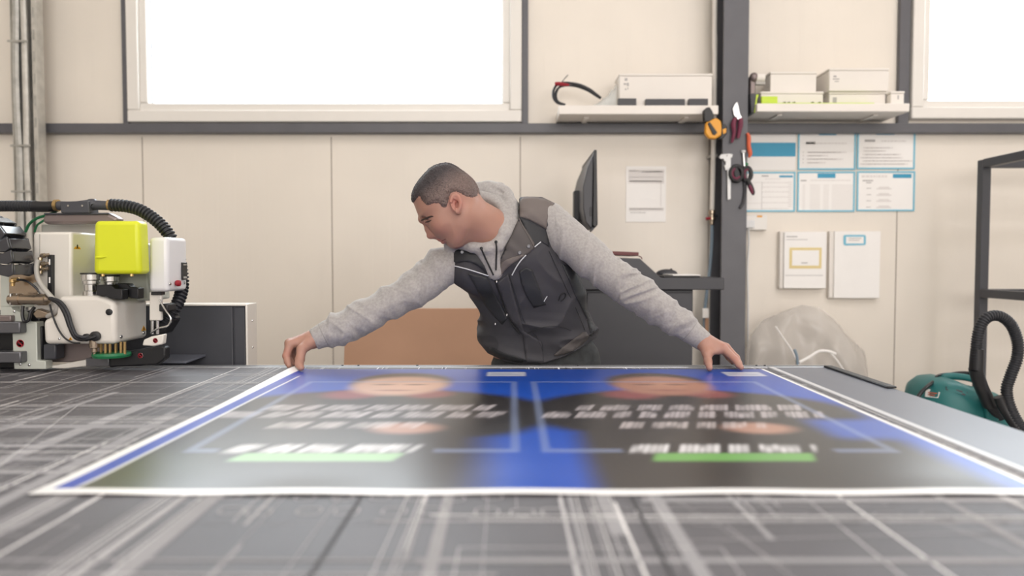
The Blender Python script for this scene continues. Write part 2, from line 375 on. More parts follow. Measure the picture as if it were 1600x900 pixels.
a, b = P(1277, 571, 1.99), P(1360, 598, 1.60)
mb = MB(); mb.box(.874, .897, 1.63, 1.965, HT + .001, HT + .006); mb.build('edge_strip', M['black'], tab, .002)
mb = MB(); mb.box(TX0 + .02, .87, TY0 + .03, 1.98, HT - .20, HT - .046); mb.build('bed_frame', M['frame'], tab, .004)
for x in (TX0 + .12, -.85, .78):
    for y in (TY0 + .12, 1.88):
        mb = MB(); mb.box(x - .05, x + .05, y - .05, y + .05, .03, HT - .20); mb.lathe([(.035, 0), (.045, .008), (.045, .02), (.02, .03)], (x, y, 0)); mb.build('leg', M['frame'], tab, .004)
# slivers of offcut and screw heads on the rear rail
mb = MB()
for px in (535, 652, 903, 1182, 1195, 560): c = P(px, 575, 1.985); mb.lathe([(.003, 0), (.003, .0018), (.001, .0022)], (c.x, 1.986, HT + .002), n=10)
mb.each('screw', M['frame'], tab)

# ================================================================== THE BIG PRINT
GX0, GX1 = -.598, .690; GY0, GY1 = .879, 1.918
def poster_colour(x, y):
    """ink of the sheet: two portrait panels side by side, smooth-edged; x, y in metres on the sheet (numpy)"""
    n = len(x); rgb = np.zeros((n, 3))
    def C(c): return np.array(lin(c)[:3])
    def put(c, w): 
        nonlocal rgb; w = np.clip(w, 0, 1)[:, None]; rgb = rgb * (1 - w) + C(c) * w
    def ss(e0, e1, v): t = np.clip((v - e0) / (e1 - e0), 0, 1); return t * t * (3 - 2 * t)
    def ell(cx, cy, rx, ry, soft): return 1 - ss(1 - soft, 1 + soft, np.sqrt(((x - cx) / rx) ** 2 + ((y - cy) / ry) ** 2))
    def rect(a, b, c, d, sx=.006, sy=.003): return ss(a - sx, a + sx, x) * (1 - ss(b - sx, b + sx, x)) * ss(c - sy, c + sy, y) * (1 - ss(d - sy, d + sy, y))
    put((0, 76, 184), np.ones(n))
    put((3, 54, 146), ss(1.5, 1.93, y) * .5)
    rng = np.random.RandomState(3)
    for k, ox in enumerate((-.27, .352)):
        # jacket: shoulders and body
        if k == 0:
            body = rect(ox - .36, ox + .225, .86, 1.28, .05, .02); sh = ell(ox + .0, 1.36, .36, .25, .10)
            arm = ell(ox + .20, 1.36, .13, .16, .18)
        else:
            body = rect(ox - .24, ox + .29, .86, 1.30, .03, .03); sh = ell(ox + .0, 1.37, .33, .24, .10)
            arm = ell(ox - .20, 1.37, .10, .15, .2)
        dark = np.maximum(np.maximum(body, sh), arm)
        put((32, 29, 30), dark)
        put((52, 47, 44), dark * ss(1.35, .95, y) * .5)
        put((50, 58, 38), dark * ell(ox - .27, .98, .12, .11, .6) * (.8 if k == 0 else 0))
        put((150, 70, 76), ell(ox - .085, 1.55, .06, .05, .5) * .85); put((150, 70, 76), ell(ox + .085, 1.555, .05, .045, .5) * .75)
        put((66, 50, 46), ell(ox, 1.72, .120, .13, .16))
        put((206, 166, 146) if k == 0 else (176, 124, 104), ell(ox + .004, 1.665, .112, .125, .22))
        put((222, 180, 160) if k == 0 else (196, 142, 116), ell(ox + .03, 1.665, .06, .05, .6) * .7)
        put((96, 62, 52), np.maximum(ell(ox - .035, 1.675, .026, .010, .6), ell(ox + .04, 1.675, .026, .010, .6)) * .6)
        put((150, 92, 84), ell(ox, 1.60, .04, .010, .6) * .7)
        if k == 1: put((44, 86, 180), rect(.545, .69, 1.16, 1.30, .03, .03))
        put((196, 148, 128), ell(ox + .085, 1.235, .058, .04, .45) * .85)
        # lines of lettering, broken into words and letters
        for (yy, hh, a, b, c, st) in ((1.41, .056, ox - .22, ox + .235, (216, 208, 212), .8), (1.345, .056, ox - .29, ox + .25, (214, 206, 210), .8),
                                      (1.258, .050, ox - .155, ox + .11, (222, 212, 212), .75), (1.098, .050, ox - .165, ox + .13, (250, 248, 250), 1.)):
            pos = a
            while pos < b:
                wl = rng.uniform(.03, .085); e = min(pos + wl, b); q = pos
                wb = kb = x - (y - yy) * .30; put(c, ss(pos - .004, pos + .004, kb) * (1 - ss(e - .008, e, kb)) * ss(yy - hh / 2 - .008, yy - hh / 2 + .016, y) * (1 - ss(yy + hh / 2 - .016, yy + hh / 2 + .008, y)) * st * .38)
                while q < e - .004:
                    g = rng.uniform(.0075, .014); kx = x - (y - yy) * .30
                    sx = .003; v0, v1 = ((-.5, .5), (-.5, .1), (-.5, .5), (-.1, .5))[rng.randint(4)]; w = ss(q - sx, q + sx, kx) * (1 - ss(q + g - .003 - sx, q + g - .003 + sx, kx)) * ss(yy + hh * v0 - .012, yy + hh * v0 + .012, y) * (1 - ss(yy + hh * v1 - .012, yy + hh * v1 + .012, y))
                    put(c, w * st * rng.uniform(.25, .8)); q += g
                pos = e + .014
        kx = x - (y - 1.05) * .30
        put((112, 176, 88) if k else (150, 196, 140), ss(ox - .145, ox - .13, kx) * (1 - ss(ox + .095, ox + .11, kx)) * ss(1.020, 1.036, y) * (1 - ss(1.064, 1.078, y)) * .95)
        # pale keyline frame of the panel and the small tag at its head
        fx0, fx1 = ((-.50, .012) if k == 0 else (.046, .60)); fy0, fy1 = 1.075, 1.72; t = .014
        fr = np.maximum.reduce([rect(fx0, fx0 + t, fy0, fy1), rect(fx1 - t, fx1, fy0, fy1), rect(fx0, fx1, fy1 - t, fy1), rect(fx0, ox - .18, fy0, fy0 + .022), rect(ox + .15, fx1, fy0, fy0 + .022)])
        put((150, 166, 204), fr * .42)
        put((214, 216, 222), rect(ox + .205, ox + .305, 1.80, 1.868, .006, .006) * .8)
        put((120, 130, 160), np.maximum(rect(ox + .215, ox + .29, 1.822, 1.830), rect(ox + .215, ox + .27, 1.843, 1.850)) * .6)
    # trimmed white margin; a wider blue bleed and a white crop line at the left
    put((28, 72, 180), 1 - ss(-.555, -.552, x))
    put((250, 250, 250), rect(-.5535, -.5485, .90, 1.80, .0012, .02))
    put((252, 251, 250), np.maximum.reduce([1 - ss(GX0 + .018, GX0 + .020, x), ss(GX1 - .010, GX1 - .008, x), 1 - ss(GY0 + .018, GY0 + .022, y)]))
    return rgb
NX, NY = 520, 420
gx = np.linspace(GX0, GX1, NX); gy = np.linspace(GY0, GY1, NY); gX, gY = np.meshgrid(gx, gy)
lift = .013 * np.clip((gY - 1.40) / .45, 0, 1) ** 1.5 * np.clip(1 - (gX - GX0) / .030, 0, 1) ** 1.5   # the corner he is holding up
wave = .0010 * (1 + np.sin(gX * 23 + 1.3)) * np.exp(-((gY - GY0) / .05) ** 2) + .0006
lift = lift + wave
pull = np.clip((gY - 1.55) / .38, 0, 1) ** 2 * np.clip(1 - (gX - GX0) / .22, 0, 1) ** 2
vx = gX + .014 * pull - .014 * np.clip(1 - (gX - GX0) / .6, 0, 1) * np.clip((1.7 - gY) / .8, 0, 1); vz = HT + .0016 + lift
vs = np.stack([vx.ravel(), gY.ravel() - .0 * pull.ravel(), vz.ravel()], 1)
idx = np.arange(NX * NY).reshape(NY, NX)
fs = np.stack([idx[:-1, :-1].ravel(), idx[:-1, 1:].ravel(), idx[1:, 1:].ravel(), idx[1:, :-1].ravel()], 1)
def np_mesh(name, v, f, m, org, attr=None, smooth=True):
    me = bpy.data.meshes.new(name); v = np.asarray(v, np.float32) - np.asarray(org, np.float32); f = np.asarray(f, np.int32)
    me.vertices.add(len(v)); me.vertices.foreach_set('co', v.ravel()); k = f.shape[1]
    me.loops.add(f.size); me.loops.foreach_set('vertex_index', f.ravel()); me.polygons.add(len(f)); me.polygons.foreach_set('loop_start', np.arange(0, f.size, k, dtype=np.int32))
    me.polygons.foreach_set('use_smooth', np.full(len(f), smooth)); me.update(calc_edges=True); me.validate()
    if attr is not None:
        ca = me.color_attributes.new('ink', 'FLOAT_COLOR', 'POINT'); ca.data.foreach_set('color', np.concatenate([attr, np.ones((len(v), 1))], 1).astype(np.float32).ravel())
    me.materials.append(m); ob = bpy.data.objects.new(name, me); COL.objects.link(ob); return ob
M['ink'] = mat('printed_sheet', (255, 255, 255), .30, attr='ink', spec=.55, bump=(7, .05, .004), coat=.25)
M['paperback'] = mat('sheet_edge', (250, 249, 246), .5)
org = ((GX0 + GX1) / 2, (GY0 + GY1) / 2, HT)
poster = np_mesh('printed_banner', vs, fs, M['ink'], org, poster_colour(gX.ravel(), gY.ravel()))
poster.location = org; ORG[poster] = Vector(org)
so = poster.modifiers.new('thickness', 'SOLIDIFY'); so.thickness = .0009; so.offset = -1
tag(poster, 'large printed sheet with two blue and black portrait panels on the cutting table', 'printed sheet')
# ================================================================== CUTTING HEAD ON ITS BEAM (left)
M['cream'] = mat('cream_enamel', (224, 219, 211), .32, var=(5, .015), coat=.15)
M['white'] = mat('white_enamel', (226, 225, 226), .3, coat=.15)
M['lime'] = mat('lime_plastic', (214, 220, 38), .38, var=(6, .02))
M['chrome'] = mat('polished_steel', (205, 205, 205), .16, 1.)
M['nickel'] = mat('nickel_brass', (176, 160, 142), .25, .9)
M['brass'] = mat('brass', (190, 160, 110), .3, .9)
M['red'] = mat('red_plastic', (150, 24, 40), .4)
M['yellow'] = mat('warning_yellow', (232, 168, 30), .5)
M['ink_black'] = mat('black_print', (26, 24, 24), .6)
M['paper'] = mat('white_paper', (246, 243, 240), .6, var=(8, .012))
M['greenp'] = mat('green_plastic', (28, 112, 70), .4)
M['plate'] = mat('greenish_grey_plate', (196, 199, 190), .4, .1, var=(7, .03))
M['greyp'] = mat('grey_anodised', (108, 108, 112), .35, .6)
M['dullpink'] = mat('brownish_grey_metal', (132, 120, 118), .4, .5)
M['chain'] = mat('chain_black', (50, 51, 57), .26, coat=.5)
M['tubegrey'] = mat('grey_tube', (178, 174, 168), .5)
Y0M = 1.84
root = thing('cutting_head', 'cream cutting machine head with lime yellow cover and black suction hose above the table', 'cutting machine', (P(150, 578, 1.92).x, 1.92, HT))
R = root
def part(name, mb, m, bevel=0., parent=None, **k): return mb.build(name, m, parent or R, bevel, **k)
def rounded_px(pts, Y, dep): m = MB(); m.pxp(pts, Y, dep); return m
# upper housing with soft corners
part('upper_housing', rounded_px([(51, 364), (55, 362), (112, 362), (112, 487), (51, 487)], 1.90, .125), M['cream'], .028, seg=5)
o = part('rear_housing', rounded_px([(146, 380), (228, 380), (234, 470), (146, 470)], 1.955, .12), M['plate'], .006)
o = part('housing_seam', MB().pxb(61.3, 62.2, 366, 430, 1.8985, .004), M['tubegrey'])
part('lower_housing', rounded_px([(66, 500), (86, 494), (90, 463), (152, 462), (166, 466), (180, 473), (180, 538), (68, 538)], Y0M, .165), M['cream'], .012, seg=4)
part('vent_eye', MB().lathe([(.0085, 0), (.0085, .003), (.006, .004)], P(171, 487.5, Y0M + .001), (0, -1, 0)), M['black'])
# lime cover, its right side folded back
def pt(px, py, Y): return P(px, py, Y)
top = [P(149, 345, 1.80), P(217, 345, 1.80), P(230, 346, 1.845), P(229, 346, 1.99), P(150, 345, 1.99)]
bot = [P(147.5, 428.5, 1.80), P(219, 428.5, 1.80), P(233.5, 428.5, 1.845), P(233, 428.5, 1.99), P(148, 428.5, 1.99)]
top[3].z = top[2].z; top[4].z = top[0].z; bot[3].z = bot[2].z = bot[0].z; bot[4].z = bot[0].z
n = 5; mb = MB(); mb.add(top + bot, [list(range(5)), list(range(9, 4, -1))] + [(i, (i + 1) % 5, 5 + (i + 1) % 5, 5 + i) for i in range(5)])
lime = part('lime_cover', mb, M['lime'], .011, seg=4)
part('finger_ridge', MB().tube([P(150, 402, 1.799), P(158, 402, 1.798), P(167, 401, 1.8)], [.0032, .003, .0008], 8), M['lime'], parent=lime)
mb = MB()
for x in (161, 206): mb.lathe([(.004, 0), (.0045, .006)], P(x, 428, 1.802), (0, 0, -1), 10)
mb.each('cover_clip', M['brass'], lime)
# right housing
rh = part('right_housing', rounded_px([(232, 371), (262, 370), (262.5, 456), (232, 456)], 1.86, .112), M['white'], .011, seg=4)
XH = P(262.5, 400, 1.86).x
def side(pts, t0=.0, t1=.002): return MB().prism([SX(x, y, XH) + Vector((t0, 0, 0)) for x, y in pts], (t1, 0, 0))
d = part('display', side([(283, 410), (291, 410.5), (291.3, 437), (283.5, 437.5)], 0, .003), M['black'], .0008, parent=rh)
mb = MB()
for q in ([(284.8, 413), (289.6, 413), (289.6, 414.4), (284.8, 414.4)], [(285, 432), (289.8, 432), (289.8, 435), (285, 435)]): mb.prism([SX(x, y, XH) + Vector((.0031, 0, 0)) for x, y in q], (.0006, 0, 0))
mb.each('display_mark', M['tubegrey'], rh)
part('stop_button', MB().lathe([(.007, 0), (.0085, .004), (.008, .011), (.004, .013)], SX(275, 442.5, XH), (1, 0, 0)), M['red'], parent=rh, label='dark red round button')
mb = MB()
for x, y in ((265.5, 443.5), (288, 442)): mb.lathe([(.0042, 0), (.004, .002), (.001, .003)], SX(x, y, XH), (1, 0, 0), 10)
mb.each('screw', M['chrome'], rh)
part('column', MB().pxb(233, 252, 456, 501, 1.885, .012), M['cream'], .003)
part('column_cap', MB().pxb(236, 252, 456, 461, 1.878, .02), M['black'])
for x in (238.5, 246.5): part('guide_rod', MB().cyl(P(x, 499, 1.91), P(x, 522, 1.91), .0045), M['chrome'])
part('cable_block', MB().pxb(248, 262, 475, 487, 1.88, .05), M['black'], .003)
part('cable_block', rounded_px([(246, 486), (262, 478), (270, 500), (256, 522), (240, 522), (240, 500)], 1.93, .05), M['black'], .004)
part('control_cable', MB().tube([P(249, 468, 1.875), P(258, 484, 1.868), (P(267, 498, 1.866)), P(262, 509, 1.866), P(248, 513, 1.868), P(236, 520, 1.88)], .0024, 8), M['chrome'])
# chromed pressure knobs on the lower housing
def knob(px, py, s, Y):
    c = P(px, py, Y); k = part('pressure_knob', MB().lathe([(.021 * s, 0), (.021 * s, .012 * s), (.0175 * s, .014 * s), (.0175 * s, .030 * s), (.0205 * s, .032 * s), (.0205 * s, .040 * s), (.024 * s, .043 * s), (.024 * s, .058 * s)], c, (0, 0, 1), 28), M['chrome'])
    part('knob_cap', MB().lathe([(.0255 * s, .057 * s), (.0255 * s, .061 * s)], c, (0, 0, 1), 28), M['black'], parent=k)
knob(143, 462, 1.0, 1.875); knob(173, 462, .92, 1.92)
# dark trays in front of the second knob
def tray(x0, x1, ya, yb, Y, dep):
    m = MB(); m.pxp([(x0, ya + 2), (x0 + 2, ya), (x1 - 18, ya), (x1 - 12, ya + 6), (x1, ya + 7), (x1, yb), (x1 - 12, yb - 1), (x0 + 12, yb - 6), (x0, yb - 7)], Y, dep); return m
part('tool_tray', tray(150, 191, 445, 468.5, 1.835, .03), M['black'], .002)
part('tool_tray', tray(178, 216, 443, 467, 1.872, .03), M['black'], .002)
# underside: nozzle, green ring, pegs
part('underbody', MB().pxb(72, 166, 536, 566, 1.93, .03), M['dullpink'], .003)
part('tool_nozzle', MB().lathe([(.012, 0), (.012, .022), (.007, .024), (.007, .034), (.0035, .036), (.0035, .044)], P(147, 530, 1.85), (0, 0, -1)), M['nickel'])
c = P(175, 556, 1.885); part('suction_ring', MB().lathe([(.020, -.002), (.046, -.002), (.048, .004), (.046, .010), (.020, .010)], c, (0, 0, 1), 32), M['greenp'])
mb = MB()
for x in (158, 165, 172, 181, 189, 195): mb.cyl(P(x, 534, 1.87 + .01 * (x % 3)), P(x, 553, 1.87 + .01 * (x % 3)), .0038, n=10)
mb.each('peg', M['brass'], R)
part('gland', MB().lathe([(.010, 0), (.013, .002), (.013, .010), (.006, .012)], P(151, 525, Y0M), (0, -1, 0)), M['black'])
part('gland', MB().lathe([(.008, 0), (.010, .002), (.010, .008), (.005, .010)], P(137, 527, Y0M), (0, -1, 0)), M['black'])
mb = MB()
XL = P(180, 500, Y0M).x
mb.lathe([(.0034, 0), (.003, .002), (.001, .003)], P(93, 529, Y0M), (0, -1, 0), 10)
for x, y in ((189, 526), (224.5, 520)): mb.lathe([(.005, 0), (.0045, .002), (.001, .003)], SX(x, y, XL), (1, 0, 0), 10)
mb.each('screw', M['chrome'], R)
# front foot with its sticker, black shoe
ft = part('front_foot', rounded_px([(222, 540), (224, 531), (236, 526), (256, 522), (254, 538), (240, 541)], 1.83, .02), M['cream'], .003)
def noentry(px, py, r, Y, parent):
    c = P(px, py, Y); k = MB(); k.lathe([(r, 0), (r, .0008)], c, (0, -1, 0), 24); st = part('prohibition_sticker', k, M['paper'], parent=parent)
    k = MB(); k.lathe([(r * .98, .0008), (r * .98, .0014), (r * .78, .0014), (r * .78, .0008)], c, (0, -1, 0), 24); cc = c + Vector((0, -.0012, 0)); k.obox(cc, Vector((.68, 0, -.68)) * r, Vector((0, .0004, 0)), Vector((.12, 0, .12)) * r); part('sticker_ring', k, M['red'], parent=parent)
    k = MB(); k.obox(cc + Vector((0, .0003, 0)), Vector((r * .5, 0, r * .2)), Vector((0, .0003, 0)), Vector((-r * .06, 0, r * .2))); part('sticker_mark', k, M['ink_black'], parent=parent)
noentry(243, 532, .0065, 1.829, ft)
sh = part('black_shoe', rounded_px([(168, 552), (205, 548), (250, 540), (258, 543), (258, 560), (245, 570), (170, 574)], 1.90, .03), M['black'], .004)
noentry(219.5, 555.5, .007, 1.899, sh)
# left bracket plate with its cut-outs, rails of the beam
br = part('bracket_plate', rounded_px([(0, 479), (17, 479), (19, 483), (30, 487), (36, 491), (36, 503), (57, 503), (58, 563), (71, 564), (72, 577), (22, 577), (21, 565), (33, 564), (33, 551), (20, 550), (19, 521), (32, 520), (32, 504), (0, 504)], 1.875, .03), M['plate'], .002)
noentry(32, 536.5, .0105, 1.874, br)
mb = MB()
for x, y in ((22.5, 486.5), (46, 570), (32, 569), (24, 556)): mb.lathe([(.004, 0), (.0036, .002), (.001, .003)], P(x, y, 1.874), (0, -1, 0), 10)
mb.each('screw', M['chrome'], br)
xl = -2.55
def bar(y0, y1, px1, Y, dep, m, bv=.003): a = P(px1, y0, Y); b = P(px1, y1, Y); return part('beam_rail', MB().box(xl, a.x, Y, Y + dep, b.z, a.z), m, bv)
bar(493, 503, 17, 1.86, .03, M['dullpink']); bar(503, 521, 31, 1.85, .05, M['greyp']); bar(550, 567, 32, 1.85, .05, M['greyp'])
a = P(30, 486, 1.92); b = P(30, 576.5, 1.92)
part('beam', MB().box(xl, P(60, 486, 1.92).x, 1.925, 1.970, b.z, a.z), M['black'], .004)
part('side_gap', MB().pxb(58, 66, 510, 563, 1.89, .03), M['black'], .002)
part('side_block', MB().pxb(67, 87, 538, 562, 1.885, .04), M['frame'], .004)
part('slide_bar', rounded_px([(72, 575), (80, 572), (134, 562), (135, 572), (100, 576)], 1.90, .03), M['cream'], .002)
part('slide_block', MB().pxb(134, 170, 559.5, 573, 1.895, .04), M['greyp'], .002)
# plate behind the valves, pneumatic cylinder and fittings
part('valve_plate', MB().pxb(0, 60, 425, 480, 1.905, .03), M['plate'], .002)
part('valve_plate', MB().pxb(14, 58, 427, 462, 1.897, .006), M['nickel'], .001)
cy = part('air_cylinder', MB().lathe([(.0125, 0), (.0125, .012), (.0155, .012), (.0155, .030), (.0135, .030), (.0135, .075), (.0155, .076), (.0155, .098), (.012, .100), (.007, .106)], P(15, 468, 1.855), (1, 0, 0), 24), M['nickel'])
mb = MB(); mb.pxb(14, 17, 458.5, 477, 1.845, .03); mb.pxb(24, 26.5, 459, 477, 1.848, .025); mb.each('cylinder_clamp', M['chrome'], cy, .001)
mb = MB(); mb.lathe([(.005, 0), (.005, .008), (.008, .010), (.008, .018), (.004, .020)], P(20, 447, 1.87), (0, 0, 1), 12); mb.lathe([(.0045, 0), (.0065, .003), (.0065, .018), (.004, .02)], P(18, 437, 1.87), (1, 0, 0), 12)
part('air_fitting', mb, M['brass'])
part('cable', MB().tube([P(27, 437, 1.86), P(38, 438, 1.855), P(48, 443, 1.855), P(58, 452, 1.86), P(66, 462, 1.862)], .003, 8), M['black'])
part('bracket_strip', MB().pxb(74, 81, 398, 466, 1.888, .015), M['black'], .001)
mb = MB()
for y0, y1 in ((405, 414), (433, 442)): mb.pxb(76.3, 78.4, y0, y1, 1.887, .001)
mb.each('strip_mark', M['paper'], R)
for y in (400, 413, 421):
    mb = MB(); mb.lathe([(.0045, 0), (.0065, .004), (.0065, .012), (.0045, .013), (.0045, .022)], P(63, y, 1.885), (1, .1, .15), 12); mb.lathe([(.005, 0), (.006, .002), (.005, .010)], P(63, y + 2, 1.884), (0, 0, -1), 12); part('air_fitting', mb, M['nickel'])
part('air_tube', MB().tube([P(59, 407, 1.88), P(57, 418, 1.872), P(58.5, 432, 1.868), P(64, 444, 1.862), P(74, 457, 1.852), P(84, 468, 1.846), P(90, 478, 1.846), P(86, 488, 1.852), P(74, 494, 1.866)], .0062, 12), M['tubegrey'])
part('air_tube', MB().tube([P(55, 444, 1.88), P(63, 452, 1.866), P(72, 460, 1.858)], .006, 12), M['tubegrey'])
mb = MB()
mb.tube([P(78, 466, 1.845), P(92, 474, 1.833), P(102, 490, 1.828), P(109, 510, 1.828), P(117, 526, 1.828), P(126, 530, 1.828), P(138, 529, 1.828), P(151, 525, 1.832)], .0055, 10)
part('cable', mb, M['black'])
part('cable', MB().tube([P(80, 466, 1.84), P(95, 472, 1.829), P(106, 488, 1.822), P(112, 508, 1.822), P(119, 523, 1.822), P(130, 527, 1.822), P(137, 527, 1.828)], .0042, 10), M['dark'])
part('cable', MB().tube([P(78, 476, 1.845), P(82, 492, 1.834), P(90, 512, 1.828), P(100, 527, 1.826), P(113, 535, 1.826), P(125, 536, 1.83)], .0024, 8), M['black'])
part('cable', MB().tube([P(36, 478, 1.86), P(35, 492, 1.856), P(38, 502, 1.856), P(45, 500, 1.856), P(48, 488, 1.858), P(54, 480, 1.866)], .0042, 8), M['black'])
part('foil_wrap', rounded_px([(50, 490), (58, 482), (68, 486), (74, 488), (88, 492), (80, 496), (66, 497), (56, 498)], 1.86, .02), M['nickel'], .003)
# warning triangles
XU = P(112, 400, 1.90).x
def triangle(px, py, s, Y, parent, xp=None):
    if xp is not None:                    # on a side face
        c = SX(px, py, xp); q = lambda k, a, b: c + Vector((.0004 * k, s * a * 1.5, s * b)); st = part('warning_sticker', MB().prism([q(0, -1, -.8), q(0, 1, -.8), q(0, 0, .95)], (.0006, 0, 0)), M['yellow']); k = MB(); k.prism([q(2, -.14, -.5), q(2, .14, -.5), q(2, .2, .1), q(2, 0, .5), q(2, -.2, .1)], (.0003, 0, 0)); k.prism([q(2, -.5, -.62), q(2, .5, -.62), q(2, .45, -.5), q(2, -.45, -.5)], (.0003, 0, 0)); part('sticker_mark', k, M['ink_black'], parent=st); return
    c = P(px, py, Y); st = part('warning_sticker', MB().prism([c + Vector((-s, 0, -s * .8)), c + Vector((s, 0, -s * .8)), c + Vector((0, 0, s * .95))], (0, .0008, 0)), M['yellow'])
    k = MB(); d = Vector((0, -.0004, 0)); k.prism([c + d + Vector((-s * .12, 0, -s * .5)), c + d + Vector((s * .12, 0, -s * .5)), c + d + Vector((s * .2, 0, s * .1)), c + d + Vector((0, 0, s * .5)), c + d + Vector((-s * .2, 0, s * .1))], (0, .0003, 0))
    k.prism([c + d + Vector((-s * .5, 0, -s * .55)), c + d + Vector((s * .5, 0, -s * .55)), c + d + Vector((s * .45, 0, -s * .42)), c + d + Vector((-s * .45, 0, -s * .42))], (0, .0003, 0)); part('sticker_mark', k, M['ink_black'], parent=st)
triangle(120.5, 384.5, .0105, 1.8985, None, XU); triangle(224.5, 513, .0085, Y0M - .001, None, XL); triangle(110, 529, .005, Y0M - .001, None)
# energy chain curling down at the far left
path = [P(-390, 346, 1.835), P(-240, 346, 1.835), P(-90, 346, 1.835), P(-50, 346, 1.835), P(-20, 348, 1.835), P(0, 356, 1.835), P(14, 371, 1.835), P(21, 389, 1.835), P(25, 410, 1.835), P(26, 438, 1.835)]
fine = catmull(path, 30); acc = [0]
for a, b in zip(fine, fine[1:]): acc.append(acc[-1] + (b - a).length)
def at(d):
    for i in range(len(acc) - 1):
        if acc[i + 1] >= d: t = (d - acc[i]) / (acc[i + 1] - acc[i]); return fine[i].lerp(fine[i + 1], t), (fine[i + 1] - fine[i]).normalized()
    return fine[-1], (fine[-1] - fine[-2]).normalized()
pitch = .0315; d = pitch * .5; hh = .0195; dep = .038; k = 0
while d + pitch * .4 < acc[-1]:
    c, t = at(d); nrm = Vector((t.z, 0, -t.x)) * -1; mb = MB()
    for sy in (-1, 1):          # side plates with pointed overlaps
        yy = c.y + sy * dep
        q = [c + t * -.017 + nrm * hh, c + t * .012 + nrm * hh, c + t * .018 + nrm * .006, c + t * .012 + nrm * -hh, c + t * -.017 + nrm * -hh, c + t * -.011 + nrm * -.004]
        mb.prism([Vector((v.x, yy - .0035, v.z)) for v in q], (0, .007, 0))
    mb.obox(c + nrm * (hh - .001), t * .0130, Vector((0, dep - .002, 0)), nrm * .0028); mb.obox(c - nrm * (hh - .001), t * .0130, Vector((0, dep - .002, 0)), nrm * .0028)
    part('chain_link', mb, M['chain'], .0016); d += pitch; k += 1
# big corrugated suction hose over the top
YH = 1.97
part('hose_saddle', rounded_px([(93, 315), (138, 313.5), (140, 333), (95, 333)], YH - .022, .045), M['frame'], .003)
mb = MB()
for x in (107, 129): mb.lathe([(.0035, 0), (.003, .002)], P(x, 321.5, YH - .022), (0, -1, 0), 10)
mb.each('screw', M['chrome'], R)
part('arm_bar', rounded_px([(66, 342), (68, 335), (74, 333), (166, 332), (172, 335), (184, 341), (180, 349), (70, 350.5), (67, 347)], YH - .01, .04), M['dullpink'], .009, seg=3)
part('arm_strip', MB().pxb(68, 168, 332.5, 335.5, YH - .014, .03), M['frame'], .002)
part('suction_hose', MB().hose([P(-380, 322.5, YH), P(-200, 322.5, YH), P(-60, 322.5, YH), P(0, 322, YH), P(40, 322, YH), P(58, 322.5, YH)], .0145, .0075, .0012), M['dark'])
part('hose_sleeve', MB().tube([P(52, 322.5, YH), P(70, 323, YH), P(90, 322, YH)], [.0155, .015, .0145], 16), M['black'])
part('hose_clamp', MB().cyl(P(86.5, 321, YH), P(91.5, 321, YH), .0165, n=24), M['brass'])
part('hose_sleeve', MB().tube([P(91, 321.5, YH), P(115, 322, YH), P(136, 320, YH), P(140, 320, YH), P(147, 320, YH), P(150, 320.5, YH), P(172, 321.5, YH)], [.013, .013, .014, .0165, .0165, .0135, .013], 16), M['frame'])
part('hose_clamp', MB().cyl(P(170, 320.5, YH), P(176, 320.5, YH), .0155, n=24), M['brass'])
part('suction_hose', MB().hose([P(174, 320.5, YH), P(196, 322, YH), P(218, 328, YH), P(238, 340, YH), P(254, 354, YH), P(267, 372, YH), P(276, 392, YH + .005), P(282, 415, YH + .02), P(285, 440, YH + .02), P(282, 462, YH), P(273, 482, YH - .02), P(260, 500, YH - .03), P(246, 512, YH - .03)], .0155, .0098, .0024), M['dark'])
for q in ([P(40, 362, 2.02), P(46, 350, 2.01), P(58, 341, 2.0), P(74, 336, 1.995), P(86, 331, 1.99), P(94, 326, 1.99)],): part('earth_cable', MB().tube(q, .004, 8), M['greenp'])
part('earth_cable', MB().tube([P(54, 362, 2.02), P(58, 352, 2.01), P(66, 346, 2.0), P(76, 340, 1.995)], .003, 8), M['greenp'])
part('rear_block', MB().pxb(64, 150, 350, 366, 2.03, .04), M['tubegrey'], .004)

# ================================================================== dark machine cabinet behind the table
YB = 2.12
a = P(240, 475, YB); b = P(384, 477, YB); c = P(397, 475, YB)
cab = thing('machine_panel', 'low dark grey machine panel with cream edge behind the table, right of the cutting head', 'machine panel', ((a.x + c.x) / 2, 2.3, 0))
xa, xm, xc = P(150, 475, YB).x, P(384, 477, YB).x, P(397, 475, YB).x; zt_ = a.z
part_ = lambda n, mb, m, bv=.002: mb.build(n, m, cab, bv)
part_('body', MB().box(xa, xm - .002, YB + .006, YB + .068, .04, zt_ - .006), M['frame'])
part_('door', MB().box(xa, P(363, 480, YB).x, YB, YB + .007, .06, P(300, 478.5, YB).z), M['frame'])
part_('side_strip', MB().box(P(365, 480, YB).x, xm - .004, YB + .002, YB + .007, .06, P(300, 480, YB).z), M['frame'])
part_('top', MB().box(xa - .01, xm, YB - .004, YB + .072, zt_ - .006, zt_), M['cream'])
part_('end_panel', MB().box(xm, xm + .006, YB - .006, YB + .075, 0, zt_), M['cream'], .002)
mb = MB()
for y in (501, 543): mb.lathe([(.0036, 0), (.003, .002), (.001, .003)], (xm + .006, YB + .035, P(391, y, YB + .03).z), (1, 0, 0), 10)
mb.each('screw', M['chrome'], cab)
z_ = HT + .004; g0 = G(205, 571, z_ + .004)
part_('plate_shelf', MB().prism([Vector((P(200, 560, YB).x, 2.012, z_)), Vector((P(300, 560, 2.05).x, 2.012, z_)), Vector((P(322, 560, YB).x, YB, z_ + .006)), Vector((P(200, 560, YB).x, YB, z_ + .006))], (0, 0, .006)), M['bluegrey'], .001)
